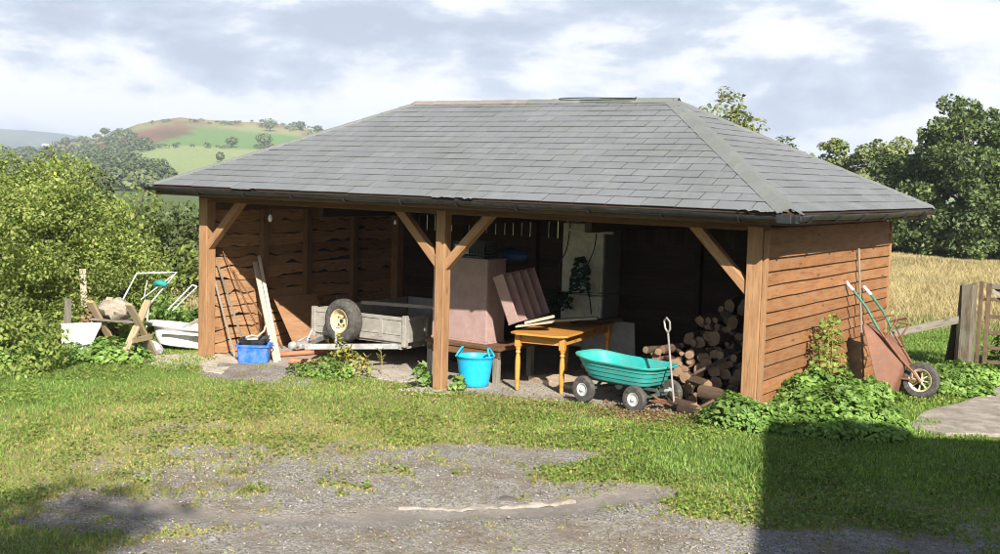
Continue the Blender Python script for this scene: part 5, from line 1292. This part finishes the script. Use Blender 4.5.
# ------------------------------------------------------------------ grass and ground cover
def blades(name, lab, X, Y, h, w, mat, rng, lean=.5, rnd=None, zoff=-.004, kind='stuff', cat='grass', grp=None):
    n = len(X); Z = ground_z(X, Y)+zoff
    a = rng.uniform(0, 2*np.pi, n); b = rng.uniform(0, 2*np.pi, n); ln = rng.uniform(.1, lean, n)*h
    wx, wy = np.cos(a)*w*.5, np.sin(a)*w*.5; lx, ly = np.cos(b)*ln, np.sin(b)*ln
    V = np.empty((n, 5, 3))
    V[:, 0] = np.stack([X-wx, Y-wy, Z], 1); V[:, 1] = np.stack([X+wx, Y+wy, Z], 1)
    V[:, 2] = np.stack([X+wx*.75+lx*.35, Y+wy*.75+ly*.35, Z+h*.6], 1); V[:, 3] = np.stack([X-wx*.75+lx*.35, Y-wy*.75+ly*.35, Z+h*.6], 1)
    V[:, 4] = np.stack([X+lx, Y+ly, Z+h*(1-.15*ln/np.maximum(h, 1e-4))], 1)
    i = np.arange(n)*5
    F1 = np.stack([i, i+1, i+2, i+3], 1); F2 = np.stack([i+3, i+2, i+4, i+4], 1)
    # quads + triangles in one mesh
    me = bpy.data.meshes.new(name); me.vertices.add(n*5); me.vertices.foreach_set('co', V.astype(np.float32).ravel())
    loops = np.concatenate([F1.ravel(), F2[:, :3].ravel()]).astype(np.int32)
    me.loops.add(len(loops)); me.loops.foreach_set('vertex_index', loops)
    me.polygons.add(2*n)
    ls = np.concatenate([np.arange(n)*4, 4*n+np.arange(n)*3]).astype(np.int32); lt = np.concatenate([np.full(n, 4), np.full(n, 3)]).astype(np.int32)
    me.polygons.foreach_set('loop_start', ls); me.polygons.foreach_set('loop_total', lt); me.update(calc_edges=True)
    rnd = rng.uniform(0, 1, n) if rnd is None else rnd
    at = me.attributes.new('rnd', 'FLOAT', 'FACE'); at.data.foreach_set('value', np.concatenate([rnd, rnd]).astype(np.float32))
    me.materials.append(mat); o = bpy.data.objects.new(name, me); COL.objects.link(o)
    return tag(o, lab, cat, grp, kind)
def view_pts(n, a0, a1, d0, d1, rng, p=1.4):
    az_ = np.radians(rng.uniform(a0, a1, n)); u = rng.uniform(0, 1, n); d = (d0**p+(d1**p-d0**p)*u)**(1/p)
    return CAM[0]+np.sin(az_)*d, CAM[1]+np.cos(az_)*d
on_path = lambda x, y: (x > 10.2+(fbm(x*3, y*3, 5)-.5)*.5) & (x < 13.4) & (y > 1.1+(x-10.3)*.15+(fbm(x*3, y*3, 6)-.5)*.7) & (y < 5.8)
GL_ = m_leaf('lush grass', [(.085, .15, .03), (.13, .225, .042), (.18, .28, .058), (.27, .34, .10)], .35, .5, .8, .25)
GD_ = m_leaf('dry mossy grass', [(.20, .205, .06), (.28, .275, .085), (.34, .31, .11), (.33, .24, .14)], .3, .6, .8, .25)
GM_ = m_leaf('meadow hay', [(.33, .26, .14), (.40, .32, .18), (.47, .39, .24), (.35, .27, .15), (.20, .22, .09)], .4, .7, .25, .2)
rg = np.random.default_rng(77)
X, Y = view_pts(620000, -66, -3, 6.5, 29, rg, 1.35)
c, l, md = masks(X, Y); pr = rg.uniform(0, 1, len(X)); keep = (c+.04*(md < .3) > pr*1.0) & ~on_path(X, Y) & (inshed(X, Y) < .3)
X, Y, c, l = X[keep], Y[keep], c[keep], l[keep]
lush = rg.uniform(0, 1, len(X)) < l*1.05
h = rg.uniform(.02, .05, len(X))*(1+.9*sstep(fbm(X*1.5, Y*1.5, 91), .5, .75)) * (.35+.75*c) * (1-.25*((X < 1.0)))
hl2 = h[lush]
blades('lawn_grass', 'bright green grass of the yard and side lawns', X[lush], Y[lush], hl2, .009+.004*rg.uniform(0, 1, lush.sum()), GL_, rg, .8)
blades('mossy_grass', 'yellowish dry mossy grass creeping over the gravel', X[~lush], Y[~lush], h[~lush]*.5, .011+.004*rg.uniform(0, 1, (~lush).sum()), GD_, rg, 1.0)
# broad leaved weeds (clover, plantain) low in the turf
X, Y = view_pts(190000, -64, -5, 7, 22, rg, 1.35)
c, l, md = masks(X, Y); pt = fbm(X*1.1, Y*1.1, 101, 4); keep = (c > .5) & (pt > .44+rg.uniform(0, .14, len(X))) & ~on_path(X, Y) & (inshed(X, Y) < .2)
X, Y = X[keep], Y[keep]; C = np.stack([X, Y, ground_z(X, Y)+rg.uniform(.008, .045, len(X))], 1)
V_, F_ = leaf_mesh(C, np.tile([0, 0, 1.], (len(C), 1)), .030, .75, rg, .35)
tag(np_obj('clover', V_, F_, m_leaf('clover leaf', [(.08, .12, .02), (.13, .19, .03), (.19, .24, .05), (.26, .25, .08)], .2, .45, 1.2), rg.uniform(0, 1, len(C))), 'clover and plantain leaves mixed through the yard turf', 'clover', None, 'stuff')
# brown dead leaves and bark litter in front of the cart and woodpile
n = 2600; X = rg.normal(7.45, .55, n); Y = rg.normal(-.12, .22, n)+(X-7.4)*-.05; C = np.stack([X, Y, ground_z(X, Y)+.012+rg.uniform(0, .015, n)], 1)
V_, F_ = leaf_mesh(C, np.tile([0, 0, 1.], (n, 1)), .035, .5, rg, .4); tag(np_obj('leaf_litter', V_, F_, L_BRN, rg.uniform(0, 1, n)), 'brown bark and leaf litter on the ground before the cart', 'leaf litter', None, 'stuff')
n = 1600; X = rg.uniform(3, 7.5, n); Y = rg.normal(-.15, .35, n); C = np.stack([X, Y, ground_z(X, Y)+.012+rg.uniform(0, .012, n)], 1)
V_, F_ = leaf_mesh(C, np.tile([0, 0, 1.], (n, 1)), .03, .5, rg, .4); tag(np_obj('dead_leaves', V_, F_, L_BRN, rg.uniform(0, 1, n)), 'scattered brown dead leaves along the open front', 'dead leaves', None, 'stuff')
X, Y = view_pts(16000, -64, -6, 7, 18, rg, 1.3); c, l, md = masks(X, Y); keep = (c > .12) & (fbm(X*2, Y*2, 121) > rg.uniform(.35, .65, len(X))) & (l < .75) & (inshed(X, Y) < .3); X, Y = X[keep], Y[keep]
C = np.stack([X, Y, ground_z(X, Y)+.01+rg.uniform(0, .018, len(X))], 1)
V_, F_ = leaf_mesh(C, np.tile([0, 0, 1.], (len(C), 1)), .028, .55, rg, .45); tag(np_obj('withered_leaves', V_, F_, L_BRN, rg.uniform(0, 1, len(C))), 'withered brown bits of leaf caught in the mossy turf', 'dead leaves', None, 'stuff')
# loose stones
def stones(lab, X, Y, r, mat, name='gravel'):
    n = len(X); base = np.array([(1, 0, 0), (0, 1, 0), (-1, 0, 0), (0, -1, 0), (0, 0, 1), (0, 0, -1)], float)
    tri = np.array([(0, 1, 4), (1, 2, 4), (2, 3, 4), (3, 0, 4), (1, 0, 5), (2, 1, 5), (3, 2, 5), (0, 3, 5)])
    a = rg.uniform(0, 6.28, n); ca, sa = np.cos(a), np.sin(a)
    B = base[None]*(r[:, None, None]*rg.uniform(.55, 1.25, (n, 6, 1)))*np.array([1.25, .9, .6])
    Xr = B[:, :, 0]*ca[:, None]-B[:, :, 1]*sa[:, None]; Yr = B[:, :, 0]*sa[:, None]+B[:, :, 1]*ca[:, None]
    Z = ground_z(X, Y)
    V = np.stack([Xr+X[:, None], Yr+Y[:, None], B[:, :, 2]+Z[:, None]+r[:, None]*.1], -1).reshape(-1, 3)
    F = (tri[None]+(np.arange(n)*6)[:, None, None]).reshape(-1, 3)
    return tag(np_obj(name, V, F, mat, np.repeat(rg.uniform(0, 1, n), 8)), lab, 'gravel', None, 'stuff')
GV = m_leaf('gravel stone', [(.10, .09, .08), (.17, .16, .148), (.22, .208, .19), (.28, .265, .245), (.38, .36, .335)], 0, .85, 3, .1)
X, Y = view_pts(70000, -64, -3, 6.5, 17, rg, 1.2); c, l, md = masks(X, Y); n5 = fbm(X*1.3, Y*1.3, 111)
keep = (c < .45) & (md < .3) & (n5 > rg.uniform(.25, .6, len(X))); X, Y = X[keep], Y[keep]
stones('grey gravel spread over the yard and shed floor', X, Y, rg.uniform(.004, .011, len(X))*(1+1.0*(rg.uniform(0, 1, len(X)) > .97)), GV)

X, Y = view_pts(2600, -64, -3, 6.5, 15, rg, 1.2); c, l, md = masks(X, Y); n5 = fbm(X*1.7, Y*1.7, 117)
keep = (c < .5) & (md < .5) & (n5 > rg.uniform(.3, .62, len(X))) & (inshed(X, Y) < .5); X, Y = X[keep], Y[keep]
stones('larger pale stones lying loose on the yard gravel', X, Y, rg.uniform(.006, .018, len(X)), m_leaf('pale stone', [(.2, .185, .16), (.28, .26, .235), (.38, .36, .33)], 0, .85, 3, .1), 'loose_stones')
# nettle and ground elder bank along the side wall
def weedbank(name, lab, cx, cy, hs_, rad_, n, size, mat, seed, kind=None, cat='weeds', ang=0, stems=True, grp=None):
    rng = np.random.default_rng(seed); z = gz(cx, cy); t = thing(name, lab, cat, (cx, cy, z), (0, 0, ang), grp)
    if kind: t['kind'] = kind
    th = rng.uniform(0, 2*np.pi, n); q = rng.uniform(0, 1, n)**.55
    bump_ = .75+.5*vnoise(th*1.6+seed, q*3, seed); x = np.cos(th)*q*rad_[0]*bump_; y = np.sin(th)*q*rad_[1]*bump_
    top = hs_*np.sqrt(np.maximum(0, 1-q**2.2))*(.6+.8*vnoise(x*5+9, y*5+3, seed))
    zz_ = top*(1-rng.uniform(0, 1, n)**2.2*.75)+.01
    C = np.stack([x, y, zz_], 1); N = np.stack([np.cos(th)*q*.7, np.sin(th)*q*.7, np.ones(n)], 1)
    V_, F_ = leaf_mesh(C, N, size, .72, rng, .38); np_obj('leaves', V_, F_, mat, np.clip(rng.uniform(0, 1, n)*.7+vnoise(x*4, y*4, seed+1)*.3, 0, 1), t)
    if stems and n > 300:
        m = MB()
        for k in range(min(26, n//20)):
            i = rng.integers(0, n); m.tube([(x[i]*.7, y[i]*.7, -.02), (x[i]*.9, y[i]*.9, zz_[i]*.6), (x[i], y[i], zz_[i])], [.005, .004, .002], 5)
        m.build('stems', L_YEL, t)
    return t
weedbank('nettle_patch', 'broad bank of nettles along the foot of the side wall', 9.12, 1.05, .46, (.48, 1.0), 5200, .065, L_NETTLE, 1)
weedbank('nettle_patch', 'green leafy weeds spreading out in front of the nettle bank', 9.55, .45, .34, (.75, .65), 4800, .068, L_NETTLE, 2)
weedbank('nettle_patch', 'leafy weeds around the foot of the right corner post', 8.72, -.22, .30, (.50, .30), 1800, .065, L_NETTLE, 3)
weedbank('nettle_patch', 'weeds under the wheelbarrow tray', 9.3, 2.15, .24, (.38, .6), 2400, .066, L_NETTLE, 4)
weedbank('nettle_patch', 'weeds around the wheelbarrow wheel', 9.95, 3.6, .16, (.5, .5), 1900, .055, L_NETTLE, 5)
weedbank('tall_weed', 'tall yellowing weed against the side boards beside the wheelbarrow', 8.98, 1.62, 1.0, (.2, .42), 560, .065, L_YELG, 6)
weedbank('nettle_patch', 'low green weeds round the gate post', 9.9, 4.75, .2, (.6, .45), 1900, .06, L_NETTLE, 7)
weedbank('nettle_patch', 'weeds along the near side of the field gate', 10.9, 5.2, .25, (.8, .25), 1100, .06, L_NETTLE, 8)
weedbank('ivy', 'ivy and bindweed growing up through the gate bars', 10.9, 5.75, 1.15, (1.0, .25), 2600, .085, L_HEDGE2, 9, cat='ivy')
weedbank('weed_clump', 'flowering weeds growing under the trailer drawbar', 2.75, .25, .42, (.42, .22), 420, .055, L_YEL, 10)
weedbank('weed_clump', 'broad green weed at the left foot of the middle post', 4.22, .02, .24, (.14, .12), 110, .08, L_NETTLE, 11)
weedbank('weed_clump', 'small weed between the middle post and the blue tub', 4.75, .1, .26, (.1, .12), 90, .07, L_NETTLE, 12)
weedbank('weed_clump', 'low leafy weeds below the trailer coupling', 2.6, -.12, .2, (.55, .3), 800, .05, L_NETTLE, 13)
weedbank('nettle_patch', 'nettles growing round the feet of the sawhorse', -.75, -1.15, .26, (.8, .5), 1500, .07, L_NETTLE, 14, ang=rad(40))
weedbank('nettle_patch', 'nettles along the hedge foot near the left stake', -1.5, -2.2, .35, (.5, 1.1), 2200, .075, L_NETTLE, 15, ang=rad(-25))
weedbank('nettle_patch', 'weeds crowding behind the sawhorse and enamel panel', -1.5, -.2, .55, (.6, .7), 1600, .075, L_HEDGE2, 16)
weedbank('brush_heap', 'brown heap of dead twigs and leaves behind the enamel panel', -1.45, -.75, .62, (.4, .35), 900, .07, L_BRN, 17)
weedbank('nettle_patch', 'green weeds behind the white bath', -1.2, 1.2, .5, (.7, .6), 1500, .08, L_NETTLE, 18)
weedbank('ivy_spray', 'spray of dark blue green leaves hanging in front of the fridge', 4.42, 3.62, .75, (.2, .06), 260, .09, m_leaf('dark ivy', [(.02, .06, .05), (.03, .10, .07), (.06, .14, .06)], .1), 19, cat='ivy').location.z = .75
weedbank('ivy_spray', 'dark leaves bunched at the lower left of the fridge door', 4.1, 3.6, .35, (.25, .06), 160, .09, m_leaf('dark ivy two', [(.015, .04, .035), (.03, .07, .05)], .1), 20, cat='ivy').location.z = .5
# ragwort-like stalks under the trailer
m = MB(); rr_ = random.Random(3)
for k in range(9):
    x, y = 2.3+rr_.uniform(0, .9), .1+rr_.uniform(0, .4); z = gz(x, y); h_ = rr_.uniform(.25, .45); pts = [(x, y, z), (x+rr_.uniform(-.03, .03), y, z+h_*.5), (x+rr_.uniform(-.06, .06), y, z+h_)]
    m.tube(pts, [.005, .004, .002], 5)
    for q in range(7):
        u = rr_.uniform(.4, 1); c_ = Vector(pts[0]).lerp(Vector(pts[2]), u); a = rr_.uniform(0, 6.28); e = c_+Vector((math.cos(a)*.07, math.sin(a)*.07, .05)); m.beam(c_, e, .018, .002)
tag(m.build('weed_stalks', L_YEL), 'dry yellow weed stalks standing in front of the trailer', 'weeds', kind='stuff')
# meadow
X, Y = view_pts(260000, -27, 2, 17.5, 90, rg, 1.25); az_, d = polar(X, Y); n = fbm(X/9, Y/9, 61, 4); ok = (d > 21+n*4) & (Y > 5.7) & ((X > 9.2) | (Y > 6.5)); X, Y, d = X[ok], Y[ok], d[ok]
g_ = sstep(d, 22, 27)
hh_ = (.09+.23*g_)*rg.uniform(.6, 1.2, len(X)); ww = .007+.0006*d
blades('meadow_grass', 'tall straw coloured meadow grass beyond the gate', X, Y, hh_, ww, GM_, rg, .7, rnd=np.where(rg.uniform(0, 1, len(X)) > g_*.95, .97, rg.uniform(0, .78, len(X))))
X, Y = view_pts(40000, -58, -44, 22, 60, rg, 1.3); blades('rough_grass', 'pale rough grass in the gap beyond the left hedge', X, Y, rg.uniform(.2, .45, len(X)), .03, GM_, rg, .7)
# garden tree behind the photographer; its shade falls on the left foreground
tree('garden_tree', 'small round garden tree standing behind the viewpoint', 'tree', 16.9, -16.9, 10.2, (.62, .62, .7), 900, .16, L_MID, 150, None, .14, 50, .45)
# ------------------------------------------------------------------ sky, sun, air
EXPO, WST = 1.24, .068
CLD = 1.2/(2**EXPO)/WST
wd = bpy.data.worlds.new('World'); SC.world = wd; t = NT(wd)
el = math.asin(SUN.z); azr = math.atan2(SUN.x, SUN.y)
sky = t.new('ShaderNodeTexSky', sky_type='NISHITA', sun_disc=False, sun_elevation=el, sun_rotation=azr, altitude=150, air_density=1.0, dust_density=1.2, ozone_density=1.2)
dv = t.new('ShaderNodeTexCoord').outputs['Generated']
sep = t.new('ShaderNodeSeparateXYZ', {0: dv})
zz = t.math('MAXIMUM', sep.outputs[2], 0.0)
dn = t.math('ADD', zz, .13)
px = t.math('DIVIDE', sep.outputs[0], dn); py = t.math('DIVIDE', sep.outputs[1], dn)
vec = t.mul(dv, (1.0, 1.0, 2.4))
n1 = t.noise(vec, 3.1, 6, .55, .2)
north = t.maprange(sep.outputs[1], -.25, .35)
# broken cloud: thick low down in the north, clear overhead and to the south
cover = t.maprange(t.math('ADD', t.math('ADD', n1, t.maprange(north, 0, 1, -.30, .10)), t.maprange(zz, .15, .5, .05, -.30)), .47, .55)
puff = t.noise(t.new('ShaderNodeVectorMath', {0: t.mul(dv, (1.0, 1.0, 2.6)), 1: (3.3, 2.1, 4.4)}, operation='ADD').outputs[0], 5.2, 12, .60, .15)
cloud = t.ramp(puff, [(.38, (.46, .53, .65)), (.455, (.58, .645, .76)), (.50, (.80, .835, .89)), (.555, (.95, .96, .98))])
cloud = t.mix(1.0, cloud, (CLD, CLD, CLD), 'MULTIPLY')
blue = t.mix(t.math('MULTIPLY', t.maprange(zz, 0, .3, .85, .0), north), sky.outputs[0], (.55*CLD, .66*CLD, .86*CLD))
skyc = t.mix(cover, blue, cloud)
bg = t.new('ShaderNodeBackground', {'Color': skyc, 'Strength': WST})
t.new('ShaderNodeOutputWorld', {'Surface': bg.outputs[0]})

sl = bpy.data.lights.new('sun', 'SUN'); sl.energy = 5.0; sl.angle = rad(.53); sl.color = (1, .955, .885)
so = bpy.data.objects.new('sun', sl); COL.objects.link(so); so.rotation_euler = SUN.to_track_quat('Z', 'Y').to_euler()

hm = bpy.data.materials.new('haze'); t = NT(hm)
vol = t.new('ShaderNodeVolumePrincipled', {'Color': (.80, .88, 1.0, 1), 'Density': .00025, 'Anisotropy': .1})
t.new('ShaderNodeOutputMaterial', {'Volume': vol.outputs[0]})
m = MB(); m.bx(-6100, 6100, -6100, 6100, -90, 145)
hz = m.build('haze', hm); tag(hz, 'thin pale blue haze over the valley', kind='stuff')

vs = SC.view_settings; vs.view_transform = 'Standard'; vs.look = 'None'; vs.exposure = EXPO; vs.gamma = 1.0; vs.use_curve_mapping = False
SC.cycles.use_denoising = True
SC.cycles.volume_bounces = 0
SC.cycles.filter_width = 1.05
SC.cycles.max_bounces = 6
SC.cycles.diffuse_bounces = 2
SC.cycles.transparent_max_bounces = 16
